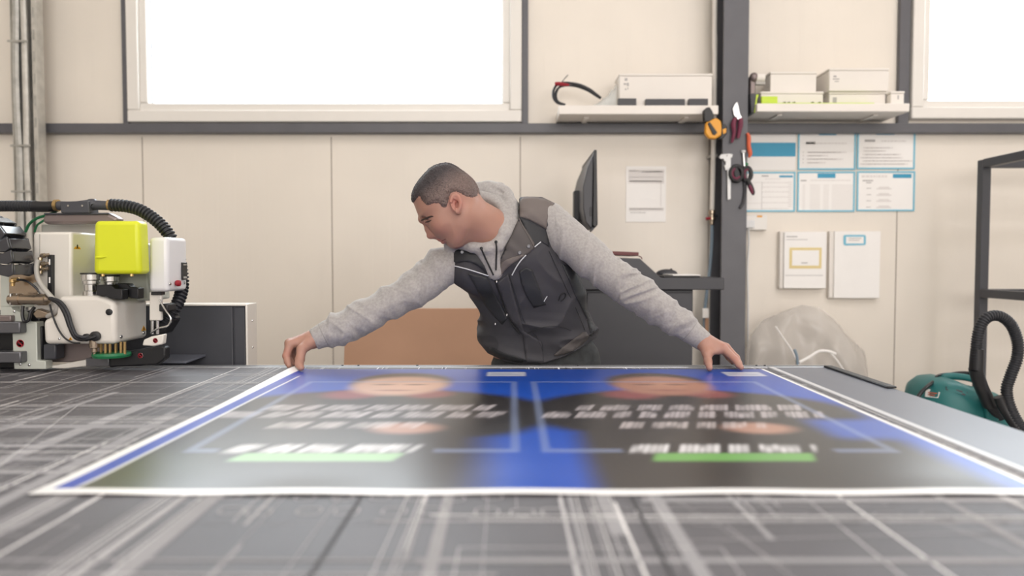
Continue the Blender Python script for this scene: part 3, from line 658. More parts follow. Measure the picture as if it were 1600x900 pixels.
for x in (xa + .08, xm - .08):
    for y in (YB + .036,): part_('foot', MB().lathe([(.03, 0), (.03, .02), (.015, .042)], (x, y, 0)), M['black'], 0)
# ================================================================== SHELVES AND WHAT STANDS ON THEM
M['shelfw'] = mat('white_board', (236, 230, 223), .45, var=(6, .012))
M['cardw'] = mat('white_carton', (234, 228, 221), .6, var=(7, .015))
M['limeg'] = mat('lime_green_film', (196, 222, 60), .4)
M['teal'] = mat('teal_print', (58, 154, 190), .5)
M['tealf'] = mat('pale_blue_frame', (120, 190, 214), .4)
M['grey_print'] = mat('grey_print', (176, 172, 171), .6)
M['soft_print'] = mat('soft_grey_print', (224, 219, 216), .6)
M['bag'] = film('clear_bag', (232, 236, 236), .25, .42)
M['brown'] = mat('brown_hardboard', (180, 140, 113), .62, var=(3, .06), bump=(90, .1))
M['desk'] = mat('anthracite_laminate', (58, 58, 63), .42, var=(5, .04), bump=(200, .05))
M['wine'] = mat('wine_red_cover', (98, 44, 44), .45)
YS = 3.50; YSB = YW - .056
def shelf(name, x0, x1, ytop, ybot, label, back0=None, back1=None):
    a = P(x0, ytop, YS); b = P(x1, ybot, YS)
    r = thing(name, label, 'shelf', ((a.x + b.x) / 2, (YS + YSB) / 2, b.z), 'white shelves fixed above the steel rail')
    MB().box(a.x, b.x, YS, YW - .001, b.z, a.z).build('board', M['shelfw'], r, .003)
    for f in (.18, .82):
        x = a.x + (b.x - a.x) * f; m = MB(); m.box(x - .012, x + .012, YS + .06, YW - .056, b.z - .008, b.z - .0005); m.build('bracket', M['shelfw'], r, .001)
    return a.x, b.x, a.z
s0 = shelf('wall_shelf', 873.5, 1122.5, 164.5, 178.5, 'white wall shelf left of the steel column carrying cables and a long white box')
s1 = shelf('wall_shelf', 1183, 1421, 161.5, 174.5, 'white wall shelf right of the steel column carrying cartons and a lime tray')
ZS0, ZS1 = s0[2], s1[2]
def on(px, Y, z=None): v = P(px, 160, Y); v.z = z if z is not None else 0; return v
def carton(x0, x1, ytop, z0, Y, dep, label, group=None, marks=(), m='cardw', side=None, name='carton'):
    a = P(x0, ytop, Y); b = P(x1, ytop, Y)
    r = thing(name, label, 'box', ((a.x + b.x) / 2, Y + dep / 2, z0), group)
    MB().box(a.x, b.x, Y, Y + dep, z0, a.z - .012).build('body', M[m], r, .004)
    MB().box(a.x - .002, b.x + .002, Y - .002, Y + dep + .002, a.z - .0118, a.z).build('lid', M[m], r, .003)
    if marks:
        k = MB()
        for (u0, u1, v0, v1) in marks: k.box(a.x + (b.x - a.x) * u0, a.x + (b.x - a.x) * u1, Y - .0008, Y, z0 + (a.z - z0) * v0, z0 + (a.z - z0) * v1)
        k.build('print', M['grey_print'], r)
    return a.z
LOGO = [(.055, .085, .78, .86), (.045, .075, .66, .71), (.08, .10, .62, .72), (.06, .075, .50, .55), (.085, .095, .52, .58)]
carton(968, 1113, 115, ZS0, 3.53, .15, 'long white carton with small print on the shelf left of the steel column', None, LOGO)
def slab(x0, x1, y0, z0, Y, label, name='dark_block'):
    a = P(x0, y0, Y); b = P(x1, y0, Y); m = MB(); m.box(a.x, b.x, Y, Y + .026, z0, a.z); o = m.build(name, M['desk'], None, .002)
    return tag(o, label, 'block', 'dark blocks in front of the long white carton')
slab(966, 994.5, 153.5, ZS0, 3.502, 'short dark block at the left end of the long white carton')
slab(1009, 1070.5, 154.5, ZS0, 3.502, 'longest dark block, in the middle before the long white carton')
slab(1076.5, 1106.5, 154, ZS0, 3.502, 'short dark block near the steel column, before the long white carton')
# cable coil and clear bag
r = thing('cable_coil', 'looped dark cable with a red plug lying at the left end of the shelf', 'cable', (P(890, 164, 3.58).x, 3.58, ZS0))
loop = [P(882, 163.5, 3.56), P(868, 158, 3.55), P(864, 146, 3.55), P(869, 134, 3.56), P(880, 129.5, 3.56), P(897, 131, 3.57), P(915, 138, 3.58), P(929, 147, 3.59), P(938, 153, 3.60)]
loop[0].z = max(loop[0].z, ZS0 + .007)
for k in range(3):
    off = Vector((.012 * k, .014 * k, -.010 * k if k < 2 else .006)); q = [p + off * (0.2 + .8 * math.sin(PI * i / 8)) for i, p in enumerate(loop)]; MB().tube(q, .0062 - .0008 * k, 8).build('cable', M['dark'], r)
MB().tube([P(867, 131, 3.55), P(874, 131, 3.55), P(889, 133, 3.56)], [.008, .010, .006], 8).build('plug', M['red'], r)
MB().tube([P(878, 128, 3.55), P(883, 122, 3.55), P(887.5, 117, 3.55)], .0022, 6).build('wire_end', M['dark'], r)
def crumple(px, Y, seed, mname, name, label, cat, amp=.006, z0=None, n=26, thick=None):
    """sheet of film: closed outline px polygon, filled as a wavy skin with depth"""
    pass
# bag: wedge against the carton
mb = MB(); rng = random.Random(4); nx, ny = 22, 10; g = []
bx0, bx1 = P(908, 160, 3.56).x, P(964.5, 160, 3.56).x
for j in range(ny + 1):
    for i in range(nx + 1):
        u = i / nx; v = j / ny; h = .010 + .115 * max(0, (u - .18) / .82) ** 1.7; ang = PI * v
        g.append((bx0 + (bx1 - bx0) * u + rng.gauss(0, .0012), 3.60 - .055 * math.cos(ang) * (1 - .25 * u) + rng.gauss(0, .002), ZS0 + .001 + h * math.sin(ang) * (1 + rng.gauss(0, .06)) if 0 < j < ny else ZS0 + .001))
mb.add(g, [(j * (nx + 1) + i, j * (nx + 1) + i + 1, (j + 1) * (nx + 1) + i + 1, (j + 1) * (nx + 1) + i) for j in range(ny) for i in range(nx)])
o = mb.build('plastic_bag', M['bag'], None, 0, recalc=False); tag(o, 'crumpled clear plastic bag between the cable loop and the long carton', 'plastic bag')
# right shelf
zt1 = carton(1189, 1286.5, 143, ZS1, 3.575, .15, 'low white carton lying flat at the left of the right shelf')
carton(1204, 1276, 112, zt1, 3.60, .10, 'plain pale carton standing on the low left carton by the wall')
lo = [(.06, .13, .25, .62)]
zt2 = carton(1296, 1384, 143.5, ZS1, 3.57, .15, 'low white carton under the biggest carton on the right shelf', None, lo)
carton(1296, 1389, 106.5, zt2, 3.555, .19, 'biggest white carton with a small emblem, on top of another carton', None, [(.07, .12, .60, .68), (.06, .17, .50, .55), (.09, .16, .40, .44)])
carton(1392, 1413, 142.5, ZS1, 3.535, .12, 'small white carton at the right end of the right shelf', None, [(.5, .6, .4, .7)])
r = thing('component_tray', 'lime green edged shallow tray along the front of the right shelf', 'tray', (P(1290, 161, 3.52).x, 3.54, ZS1))
a, b = P(1190, 158.6, 3.515), P(1366, 158.6, 3.515)
MB().box(a.x, b.x, 3.515, 3.56, ZS1, ZS1 + .006).build('tray_base', M['limeg'], r)
MB().box(a.x, P(1215, 150, 3.515).x, 3.514, 3.53, ZS1 + .006, P(1200, 150.5, 3.515).z).build('label_panel', M['limeg'], r, .001)
k = MB()
for px in (1226, 1233, 1241, 1270, 1281): q = P(px, 158, 3.52); k.box(q.x - .004, q.x + .006, 3.52, 3.535, ZS1 + .006, ZS1 + .012)
k.each('component', M['dark'], r)
r = thing('waste_bin', 'small dark bin with a lime side at the left end of the right shelf', 'bin', (P(1178, 162, 3.52).x, 3.54, ZS1))
# a little bracketed bin that hangs at the shelf end
q0, q1 = P(1172, 146, 3.53), P(1182.5, 176, 3.53)
m = MB(); m.prism([Vector((q0.x, 3.53, q0.z)), Vector((q1.x + .012, 3.53, q0.z)), Vector((q1.x - .0005, 3.53, q0.z - .03)), Vector((q1.x - .0005, 3.53, q1.z)), Vector((q0.x + .008, 3.53, q1.z))], (0, .16, 0)); m.build('tub', M['desk'], r, .002)
m = MB(); m.prism([Vector((q1.x - .014, 3.528, q1.z)), Vector((q1.x - .001, 3.528, q1.z)), Vector((q1.x - .001, 3.528, q0.z - .034)), Vector((q1.x + .008, 3.528, q0.z - .006)), Vector((q1.x - .004, 3.528, q0.z - .006))], (0, .0018, 0)); m.build('lime_side', M['limeg'], r)
r = thing('tape_dispenser', 'white roll in a dark holder standing at the left end of the right shelf', 'dispenser', (P(1182, 143, 3.58).x, 3.58, q0.z))
m = MB(); a = P(1172, 143, 3.575); m.box(a.x, P(1181, 143, 3.575).x, 3.575, 3.62, q0.z + .0005, P(1175, 118, 3.575).z); m.ball(P(1178, 121, 3.58), .022, .02, .024); m.build('holder', M['dullpink'], r, .006)
m = MB(); m.lathe([(.006, 0), (.0215, 0), (.0215, .045), (.006, .045)], P(1180, 122, 3.585), (1, 0, 0)); m.build('roll', M['cardw'], r, .002)
m = MB(); m.box(P(1181, 130, 3.575).x, P(1196, 130, 3.575).x, 3.575, 3.60, P(1181, 132, 3.575).z, P(1181, 127, 3.575).z); m.build('cutter', M['tubegrey'], r, .002)

# ================================================================== TOOLS ON THE COLUMN
M['yel'] = mat('yellow_plastic', (230, 160, 48), .4)
M['plum'] = mat('plum_grip', (112, 40, 66), .45)
M['orange'] = mat('orange_plastic', (214, 100, 66), .5)
M['whitep'] = mat('white_plastic', (226, 226, 226), .35)
YC = 3.548
def hook(parent, px, py, Y=YC): MB().cyl(P(px, py, Y), P(px, py, Y - .02), .003, n=8).build('hook', M['chrome'], parent)
r = thing('tape_measure', 'yellow and black tape measure clipped to the shelf end beside the column', 'tape measure', P(1117, 215, 3.47))
c = P(1114.5, 200, 3.47)
m = MB(); m.prism([P(x, y, 3.465) for x, y in ((1103, 192), (1108, 187), (1120, 184), (1127, 189), (1129, 203), (1127, 212), (1118, 217), (1108, 216), (1102, 208))], (0, .03, 0)); m.build('case', M['yel'], r, .006)
m = MB(); m.prism([P(x, y, 3.462) for x, y in ((1100, 172), (1104, 168), (1109, 167), (1113, 173), (1117, 184), (1108, 190), (1101, 190))], (0, .034, 0)); m.build('belt_clip', M['black'], r, .003)
m = MB(); m.prism([P(x, y, 3.459) for x, y in ((1106, 193), (1109, 190), (1121, 207), (1117, 211), (1114, 210))], (0, .007, 0)); m.build('label_bar', M['black'], r, .002)
m = MB(); m.prism([P(x, y, 3.464) for x, y in ((1128, 194), (1133, 193), (1137, 198), (1136, 209), (1130, 216), (1122, 218), (1127, 212))], (0, .03, 0)); m.build('lock_lever', M['black'], r, .003)
m = MB(); m.prism([P(x, y, 3.462) for x, y in ((1129, 202), (1135, 200), (1135, 207), (1130, 210))], (0, .02, 0)); m.build('tape_end', M['yel'], r, .002)
r = thing('pruning_shears', 'shears with bright blade and plum red handles hung at the top of the column', 'shears', P(1150, 223, 3.53))
hook(r, 1151, 168)
m = MB(); m.prism([P(x, y, 3.535) for x, y in ((1152, 159), (1154, 166), (1156, 177), (1158, 184), (1153, 187), (1147, 180), (1145, 170), (1148, 163))], (0, .006, 0)); m.build('blade', M['chrome'], r, .001)
m = MB(); m.lathe([(.012, 0), (.012, .010)], P(1154, 184, 3.536), (0, -1, 0)); m.build('pivot', M['chrome'], r, .001)
for q in ([P(1149, 185, 3.53), P(1146, 194, 3.53), P(1147, 206, 3.53), P(1145, 217, 3.53), P(1143, 223, 3.53)], [P(1157, 185, 3.53), P(1157, 195, 3.53), P(1155, 206, 3.53), P(1153, 216, 3.53)]): MB().tube(q, [.011, .0125, .010, .008, .005][:len(q)], 10).build('handle', M['plum'], r)
r = thing('sliding_caliper', 'white vernier caliper hanging on the middle of the column', 'caliper', P(1138, 312, 3.535))
hook(r, 1136, 243)
m = MB(); m.prism([P(x, y, 3.536) for x, y in ((1134, 241), (1142, 241), (1142, 311), (1137, 312), (1136.5, 262), (1134, 262))], (0, .006, 0)); m.build('beam', M['whitep'], r, .001)
m = MB(); m.prism([P(x, y, 3.534) for x, y in ((1124, 245), (1127, 241), (1140, 240), (1145, 241), (1144, 246), (1139, 247), (1138, 252), (1132, 252), (1131, 248), (1126, 248))], (0, .01, 0)); m.build('jaw', M['whitep'], r, .001)
m = MB(); m.prism([P(x, y, 3.533) for x, y in ((1132, 258), (1142, 257), (1142, 264), (1134, 266))], (0, .012, 0)); m.build('slider', M['whitep'], r, .001)
r = thing('wire_stripper', 'black and red wire stripper with an open loop beside the caliper', 'pliers', P(1152, 285, 3.53))
hook(r, 1150, 262)
def ringpts(cx, cy, rx, ry, Y, n=14, a0=0, a1=2 * PI): return [P(cx + rx * math.cos(a0 + (a1 - a0) * i / n), cy + ry * math.sin(a0 + (a1 - a0) * i / n), Y) for i in range(n + 1)]
MB().tube(ringpts(1151, 271, 9, 11, 3.53), .012, 10, 2).build('loop_handle', M['black'], r)
MB().tube(ringpts(1150.5, 271, 6.2, 8, 3.522, a0=.6, a1=4.4), .006, 8, 2).build('red_inlay', M['plum'], r)
m = MB(); m.prism([P(x, y, 3.522) for x, y in ((1146, 262), (1151, 260), (1156, 270), (1157, 281), (1151, 282), (1148, 274))], (0, .014, 0)); m.build('jaw', M['dark'], r, .002)
r = thing('combination_pliers', 'red handled pliers hanging at the right edge of the column, tip down', 'pliers', P(1172, 307, 3.51))
hook(r, 1167, 262, 3.56)
m = MB(); m.tube(ringpts(1167, 272, 6.5, 10, 3.535), .011, 10, 2); m.build('loop_handle', M['black'], r)
MB().tube(ringpts(1167, 272, 4, 7, 3.527, a0=2, a1=5.2), .005, 8, 2).build('red_inlay', M['plum'], r)
MB().tube([P(1168, 281, 3.53), P(1172, 290, 3.53), P(1176, 300, 3.53), P(1177, 305, 3.53)], [.008, .013, .011, .004], 10).build('handle', M['black'], r)
MB().tube([P(1171, 289, 3.52), P(1174, 297, 3.52), P(1175.5, 303, 3.52)], [.006, .009, .004], 10).build('red_grip', M['plum'], r)
r = thing('screwdriver', 'thin silver screwdriver with a green collar behind the pliers on the column', 'screwdriver', P(1163, 285, 3.54))
MB().cyl(P(1161.5, 237, 3.54), P(1163, 262, 3.54), .006).build('shaft', M['chrome'], r); MB().lathe([(.007, 0), (.011, .004), (.011, .012)], P(1161.5, 239, 3.54), (0, 0, 1)).build('tip_cap', M['whitep'], r)
MB().tube([P(1163, 256, 3.545), P(1168, 258, 3.545)], .009, 10).build('collar', M['greenp'], r)
r = thing('utility_strap', 'dark hooked strap hanging below the red pliers on the column', 'strap', P(1160, 326, 3.54))
m = MB(); m.tube([P(1163, 284, 3.54), P(1164, 297, 3.54), P(1163, 309, 3.54), P(1161, 318, 3.54), P(1156.5, 324, 3.54), P(1158, 326, 3.54)], [.0055, .006, .0065, .007, .006, .003], 8); m.build('band', M['desk'], r)
MB().lathe([(.007, 0), (.007, .006)], P(1163, 284, 3.545), (0, -1, 0), 12).build('eyelet', M['chrome'], r)
o = MB().tube([P(1167, 208, 3.54), P(1170, 214, 3.54), P(1170, 228, 3.54), P(1172, 240, 3.54), P(1170, 246, 3.54)], [.006, .010, .010, .011, .005], 10).build('knife_handle', M['orange']); tag(o, 'orange plastic handle hanging at the right edge of the column', 'knife')

# ================================================================== PIPE, VALVE, HOSE AND SOCKETS
YP = 3.66
r = thing('air_pipe', 'thin white compressed air pipe with a valve running down left of the column', 'pipe', (P(1112, 350, YP).x, YP, P(1112, 362, YP).z))
MB().tube([Vector((P(1117, 100, YP).x, YP, CEIL - .01)), P(1117, 0, YP), P(1117, 60, YP), P(1115.5, 200, YP), P(1112.5, 330, YP)], .0125, 12).build('pipe', M['cardw'], r)
MB().lathe([(.013, 0), (.019, .004), (.019, .020), (.014, .024), (.014, .036), (.018, .038), (.018, .052), (.012, .056), (.011, .076)], P(1112.5, 328, YP), (0, 0, -1), 14).build('valve_body', M['nickel'], r)
MB().tube([P(1103, 342, YP - .01), P(1108, 341, YP - .01), P(1113, 341, YP - .01)], [.008, .007, .005], 8).build('valve_lever', M['red'], r)
MB().tube([P(1116, 336, YP - .006), P(1121, 338, YP - .006)], [.006, .008], 8).build('drain_cock', M['dark'], r)
for y in (243, 120): p = P(1116, y, YP); MB().box(p.x - .017, p.x + .017, YP + .0, YW - .002, p.z - .008, p.z + .008).build('pipe_clip', M['tubegrey'], r, .002)
M['blueh'] = mat('dull_blue_hose', (126, 142, 156), .45)
q = [P(1112.5, 352, YP), P(1112, 380, YP), P(1109, 420, YP), P(1104, 460, YP), P(1101, 492, YP), P(1102, 540, YP), P(1103, 600, YP)]; q.append(Vector((q[-1].x, YP, .3)))
o = MB().tube(q, .0085, 10).build('air_hose', M['blueh']); tag(o, 'dull blue air hose hanging from the valve beside the column', 'hose')
r = thing('wall_socket', 'small white socket box on the hose beside the column above the table', 'socket', P(1102, 497, 3.64)); a, b = P(1097.5, 482, 3.63), P(1107.5, 497, 3.63)
MB().box(a.x, b.x, 3.63, 3.648, b.z, a.z).build('housing', M['pvc'], r, .003); MB().lathe([(.012, 0), (.012, .002), (.009, .002)], P(1102.5, 489, 3.63), (0, -1, 0)).build('face', M['cardw'], r)
MB().tube([P(1104, 497, 3.655), P(1103.5, 530, 3.66), P(1103, 575, 3.66)], .012, 8).build('conduit', M['brown'], r)
r = thing('network_box', 'white wall box with plug and yellow mark under the sheets by the column', 'wall box', P(1180, 360, 3.72)); 
a, b = P(1166, 336, 3.71), P(1199, 359.5, 3.71); MB().box(a.x, b.x, 3.71, YW - .001, b.z, a.z).build('housing', M['pvc'], r, .004)
a, b = P(1163, 344, 3.69), P(1179.5, 356, 3.69); MB().box(a.x, b.x, 3.69, 3.712, b.z, a.z).build('plug', M['whitep'], r, .003)
MB().pxb(1183, 1191, 336.5, 339.5, 3.7095, .001).build('yellow_mark', M['yel'], r)
q = [P(1169, 355, 3.70), P(1170, 380, 3.72), P(1168, 420, 3.735), P(1169, 480, 3.735), P(1168, 560, 3.735)]; q.append(Vector((q[-1].x, 3.735, .2)))
MB().tube(q, .005, 8).build('cable', M['whitep'], r)

# ================================================================== PAPERS ON THE WALL
YPp = YW - .004
def lines(k, A, u0, u1, v, h, rng, gap=.012, wl=(.02, .07)):
    x = u0
    while x < u1:
        e = min(x + rng.uniform(*wl), u1); A(k, x, e, v - h / 2, v + h / 2); x = e + gap
def sheet(name, x0, x1, y0, y1, label, cat, group=None, frame=None, content=None, m='paper', seed=0, dep=.003, Y=YPp):
    a = P(x0, y0, Y); b = P(x1, y1, Y); w = b.x - a.x; h = a.z - b.z
    r = thing(name, label, cat, ((a.x + b.x) / 2, Y, b.z), group)
    MB().box(a.x + .001, b.x - .001, Y, YW - .0005, b.z + .001, a.z - .001).build('paper', M[m], r)
    if frame:
        t = .0085; k = MB(); yy = Y - .003
        k.box(a.x, b.x, yy, Y + .001, b.z, b.z + t); k.box(a.x, b.x, yy, Y + .001, a.z - t, a.z); k.box(a.x, a.x + t, yy, Y + .001, b.z + t, a.z - t); k.box(b.x - t, b.x, yy, Y + .001, b.z + t, a.z - t); k.build('frame', M['tealf'], r, .001)
    ks = [MB(), MB(), MB()]
    def A(i, u0, u1, v0, v1): ks[i].box(a.x + w * u0, a.x + w * u1, Y - .0006, Y, a.z - h * v1, a.z - h * v0)
    if content: content(A, random.Random(seed))
    for kk, nm, mm in zip(ks, ('print', 'print', 'coloured_tab'), ('grey_print', 'soft_print', 'teal')):
        if kk.v: kk.build(nm, M[mm], r)
    return r
G6 = 'instruction sheets in pale blue frames'
def c1(A, g): A(2, .03, .995, .315, .66)
sheet('instruction_sheet', 1166, 1243, 203, 266, 'plain white sheet with one broad teal bar, upper left of the six sheets', 'poster', G6, None, c1)
def c2(A, g):
    A(2, .36, .66, .03, .13); lines(1, A, .14, .84, .335, .035, g); A(0, .14, .30, .29, .36)
    for v, e in ((.56, .84), (.645, .52), (.73, .78), (.82, .48)): A(0, .09, .10, v - .015, v + .015); lines(1, A, .16, e, v, .03, g); lines(0, A, .18, e - .1, v, .014, g)
sheet('instruction_sheet', 1247, 1336.5, 203, 265.5, 'framed sheet with a centred blue tab and a short list of lines, upper middle', 'poster', G6, True, c2, seed=2)
def c3(A, g):
    A(2, .33, .64, .02, .13); A(0, .13, .31, .25, .31); lines(1, A, .42, .85, .29, .035, g)
    for v, b_, e in ((.46, .11, .62), (.54, .11, .50), (.63, .10, .76), (.71, .06, .78), (.79, .10, .96), (.87, .06, .88)): lines(1, A, b_, e, v, .028, g); lines(0, A, b_ + .04, e - .05, v, .012, g)
sheet('instruction_sheet', 1339.5, 1429, 202.5, 264.5, 'framed sheet with dense lines of text beside the right window, upper right', 'poster', G6, True, c3, seed=3)
def c4(A, g):
    A(2, .70, .95, .09, .14); A(0, .37, .50, .09, .12); lines(1, A, .44, .72, .18, .02, g); A(0, .375, .382, .25, .95)
    for v in (.27, .38, .50, .63, .77, .92): lines(1, A, .39, .88, v, .02, g)
    for v in np.linspace(.25, .85, 12): A(1, .87, .94, v, v + .02)
    for v in (.26, .78, .92): A(1, .04, .37, v, v + .012)
sheet('instruction_sheet', 1159, 1242, 268.5, 331, 'framed sheet with a ruled table partly behind the hanging pliers, lower left', 'poster', G6, True, c4, seed=4)
def c5(A, g):
    A(2, .35, .66, .05, .16); A(0, .06, .16, .21, .24); lines(1, A, .23, .92, .22, .024, g)
    for (u0, u1) in ((.09, .14), (.22, .40), (.45, .55), (.60, .96)):
        for v in np.linspace(.33, .95, 15): A(1, u0, u1, v, v + .015)
sheet('instruction_sheet', 1246, 1335, 268, 331, 'framed sheet with four columns of fine print, lower middle', 'poster', G6, True, c5, seed=5)
def c6(A, g):
    A(2, .62, .94, .07, .17); lines(1, A, .08, .52, .13, .05, g); A(0, .10, .28, .22, .25); A(0, .16, .25, .275, .30)
    for v in (.42, .58, .73, .89): A(0, .17, .25, v, v + .015); A(1, .34, .60, v + .005, v + .035); A(1, .38, .56, v - .03, v)
sheet('instruction_sheet', 1339, 1428.5, 267.5, 330, 'framed sheet with an off-centre blue tab and four short rows, lower right', 'poster', G6, True, c6, seed=6)
def c7(A, g):
    A(1, .06, .95, .06, .31); lines(0, A, .10, .30, .085, .012, g); lines(0, A, .4, .9, .10, .02, g); A(0, .08, .90, .195, .200); lines(1, A, .1, .9, .27, .02, g); A(1, .08, .94, .74, .80); lines(0, A, .10, .9, .765, .012, g); A(1, .86, .88, .3, .72)
    lines(0, A, .12, .50, .83, .014, g)
sheet('notice_sheet', 978, 1040.5, 259.5, 347, 'single printed form sheet taped to the wall right of the monitor', 'paper', None, None, c7, seed=7)
def pocket(x0, x1, y0, y1, label, dep, body):
    Y = YW - dep; a = P(x0, y0, Y); b = P(x1, y1, Y); r = thing('document_holder', label, 'document holder', ((a.x + b.x) / 2, Y, b.z), 'document holders on the wall by the column')
    m = MB(); m.box(a.x, b.x, Y, YW - .001, b.z, a.z); m.build('back', M['cardw'], r, .004); return r, a, b, Y
r, a, b, Y = pocket(1219, 1289.5, 361.5, 451, 'thick white binder pocket with a yellow bordered card, on the wall', .035, None)
MB().box(a.x + .018, b.x - .002, Y - .012, Y - .0005, b.z + .002, a.z - .004).build('sheet_stack', M['paper'], r, .002)
MB().box(P(1232, 400, Y).x, P(1282, 400, Y).x, Y - .0135, Y - .0125, P(1240, 419.5, Y).z, P(1240, 387, Y).z).build('card', M['limec'] if 'limec' in M else mat('pale_yellow_card', (228, 208, 150), .6), r)
MB().box(P(1236, 400, Y).x, P(1278, 400, Y).x, Y - .0145, Y - .0137, P(1240, 415, Y).z, P(1240, 391, Y).z).build('card', M['paper'], r)
k = MB(); k.pxb(1252, 1262, 410, 411.5, Y - .0155, .0008); k.pxb(1229, 1246, 369, 370.5, Y - .0132, .0008); k.pxb(1229, 1262, 374, 374.8, Y - .0132, .0008); k.pxb(1227, 1286, 430, 430.8, Y - .0132, .0008); k.build('print', M['grey_print'], r)
r, a, b, Y = pocket(1296.5, 1373, 361, 466, 'white document holder with a small blue framed tag, nearer the rack', .028, None)
MB().box(a.x + .022, b.x - .001, Y - .010, Y - .0005, b.z + .001, a.z - .002).build('front_cover', M['paper'], r, .002)
k = MB(); k.pxp([(1320, 367), (1351, 367), (1353, 369), (1353, 381), (1351, 383), (1320, 383.5), (1318, 381), (1318, 369)], Y - .0118, .001); k.build('tag', M['tealf'], r)
k = MB(); k.pxb(1322, 1349.5, 370, 380.5, Y - .0128, .0008); k.build('tag', M['paper'], r)
k = MB(); k.pxb(1326, 1346, 372, 373, Y - .0136, .0006); k.pxb(1326, 1343, 375, 376, Y - .0136, .0006); k.build('print', M['grey_print'], r)

# ================================================================== WORKSTATION, MONITOR
YD = 2.95
dk = thing('workstation_desk', 'anthracite machine console desk with a raised sloping end behind the person', 'desk', (P(1000, 570, YD).x, YD + .3, 0))
z1 = P(1000, 434, YD).z; z0 = P(1000, 453, YD).z
prof = [P(880, 399, YD), P(1000, 404, YD), P(1033, 434, YD), P(1132, 434, YD), P(1132, 453, YD), P(880, 453, YD)]
m = MB(); m.prism(prof, (0, .55, 0)); m.build('desk_top', M['desk'], dk, .004)
a, b = P(893, 453, YD + .03), P(1083, 453, YD + .03)
MB().box(a.x, b.x, YD + .03, YD + .50, .0, z0 - .0005).build('cabinet_body', M['desk'], dk, .004)
MB().box(P(918, 460, YD).x, b.x - .006, YD + .018, YD + .0295, .06, z0 - .012).build('door', M['desk'], dk, .003)
zf = P(960, 404, YD).z
rd = thing('red_folder', 'wine red folder lying on the raised end of the console desk', 'folder', (P(975, 402, YD + .05).x, YD + .2, P(940, 402, YD).z))
t0 = P(940, 401.5, YD); t1 = P(1000, 404, YD)
m = MB(); m.prism([P(940, 401.2, YD + .02) + Vector((0, 0, .010)), P(998, 403.8, YD + .02) + Vector((0, 0, .010)), P(998, 398.6, YD + .02) + Vector((0, 0, .012)), P(940, 396.2, YD + .02) + Vector((0, 0, .012))], (0, .22, 0)); m.build('cover', M['wine'], rd, .002)
m = MB(); m.tube([P(998, 400, YD + .03), P(1002, 402, YD + .03), P(1003, 405.0, YD + .03)], .002, 6); m.build('ribbon', M['wine'], rd)
zz = z1 + .0012
r = thing('notepad', 'thin white pad on a dark board lying on the low end of the console desk', 'notepad', (P(1060, 432, YD + .1).x, YD + .15, zz)); xa, xb = P(1030, 434, YD + .03).x, P(1094, 434, YD + .03).x
MB().box(xa + .02, xb, YD + .03, YD + .25, zz, zz + .006).build('board', M['black'], r, .001); MB().box(xa + .06, xb + .004, YD + .04, YD + .24, zz + .0063, zz + .011).build('pages', M['paper'], r, .001)
r = thing('computer_mouse', 'dark computer mouse at the foot of the console slope', 'mouse', (P(1046, 430, YD + .12).x, YD + .3, zz)); c = Vector((P(1044, 430, YD + .3).x, YD + .33, zz))
m = MB(); m.ball(c + Vector((0, 0, .010)), .05, .032, .022); m.v = [(x, y, max(z, zz)) for x, y, z in m.v]; m.build('shell', M['desk'], r); MB().cyl(c + Vector((.02, -.003, .028)), c + Vector((.02, .003, .028)), .007, n=10).build('wheel', M['black'], r)
# monitor, edge-on to the camera
mon = thing('computer_monitor', 'black flat monitor seen edge-on, standing behind the person', 'monitor', (P(905, 398, YD + .25).x, YD + .27, P(905, 400, YD + .27).z))
YMn = YD + .10
fx = [P(932.5, 234, YMn), P(934, 352, YMn)]
m = MB(); m.prism([P(928, 234, YMn), P(932.5, 234, YMn), P(934, 351, YMn), P(930, 356, YMn), P(926, 352, YMn)], (0, .52, 0)); m.build('screen_panel', M['black'], mon, .003)
m = MB(); m.prism([P(927.5, 240, YMn + .01), P(918, 262, YMn + .01), P(911, 292, YMn + .01), P(911, 325, YMn + .01), P(915, 347, YMn + .01), P(924, 358, YMn + .01), P(926, 352, YMn + .01)], (0, .50, 0)); m.build('rear_shell', M['desk'], mon, .004)
m = MB(); m.prism([P(924, 355, YMn + .02), P(931, 354, YMn + .02), P(924.5, 362, YMn + .02)], (0, .08, 0)); m.build('sensor_lip', M['frame'], mon, .001)
m = MB(); q = [(897, 298), (912, 297), (912, 305), (905, 306), (905, 352), (897, 352)]; m.pxp(q, YMn + .20, .07); m.build('stand_arm', M['black'], mon, .002)
zb_ = P(900, 400, YMn + .2).z
m = MB(); a = P(897, 352, YMn + .2); b = P(905, 352, YMn + .2); zd = P(900, 399.8, YD).z + .006
m.box(a.x, b.x, YMn + .20, YMn + .27, zd, a.z); m.box(a.x - .10, b.x + .08, YMn + .13, YMn + .34, zd - .001, zd + .012); m.build('stand_foot', M['black'], mon, .003)
for k in range(3): MB().tube([P(911, 318 + 4 * k, YMn + .19), P(906.5, 326 + 6 * k, YMn + .18), P(907, 338 + 3 * k, YMn + .18), P(913, 346 + 2 * k, YMn + .19)], .003, 6).build('cable', M['black'], mon)
m = MB()
for k in range(5): m.pxb(921, 924.5, 324 + 3 * k, 325.4 + 3 * k, YMn + .0085, .002)
m.each('vent', M['ink_black'], mon)

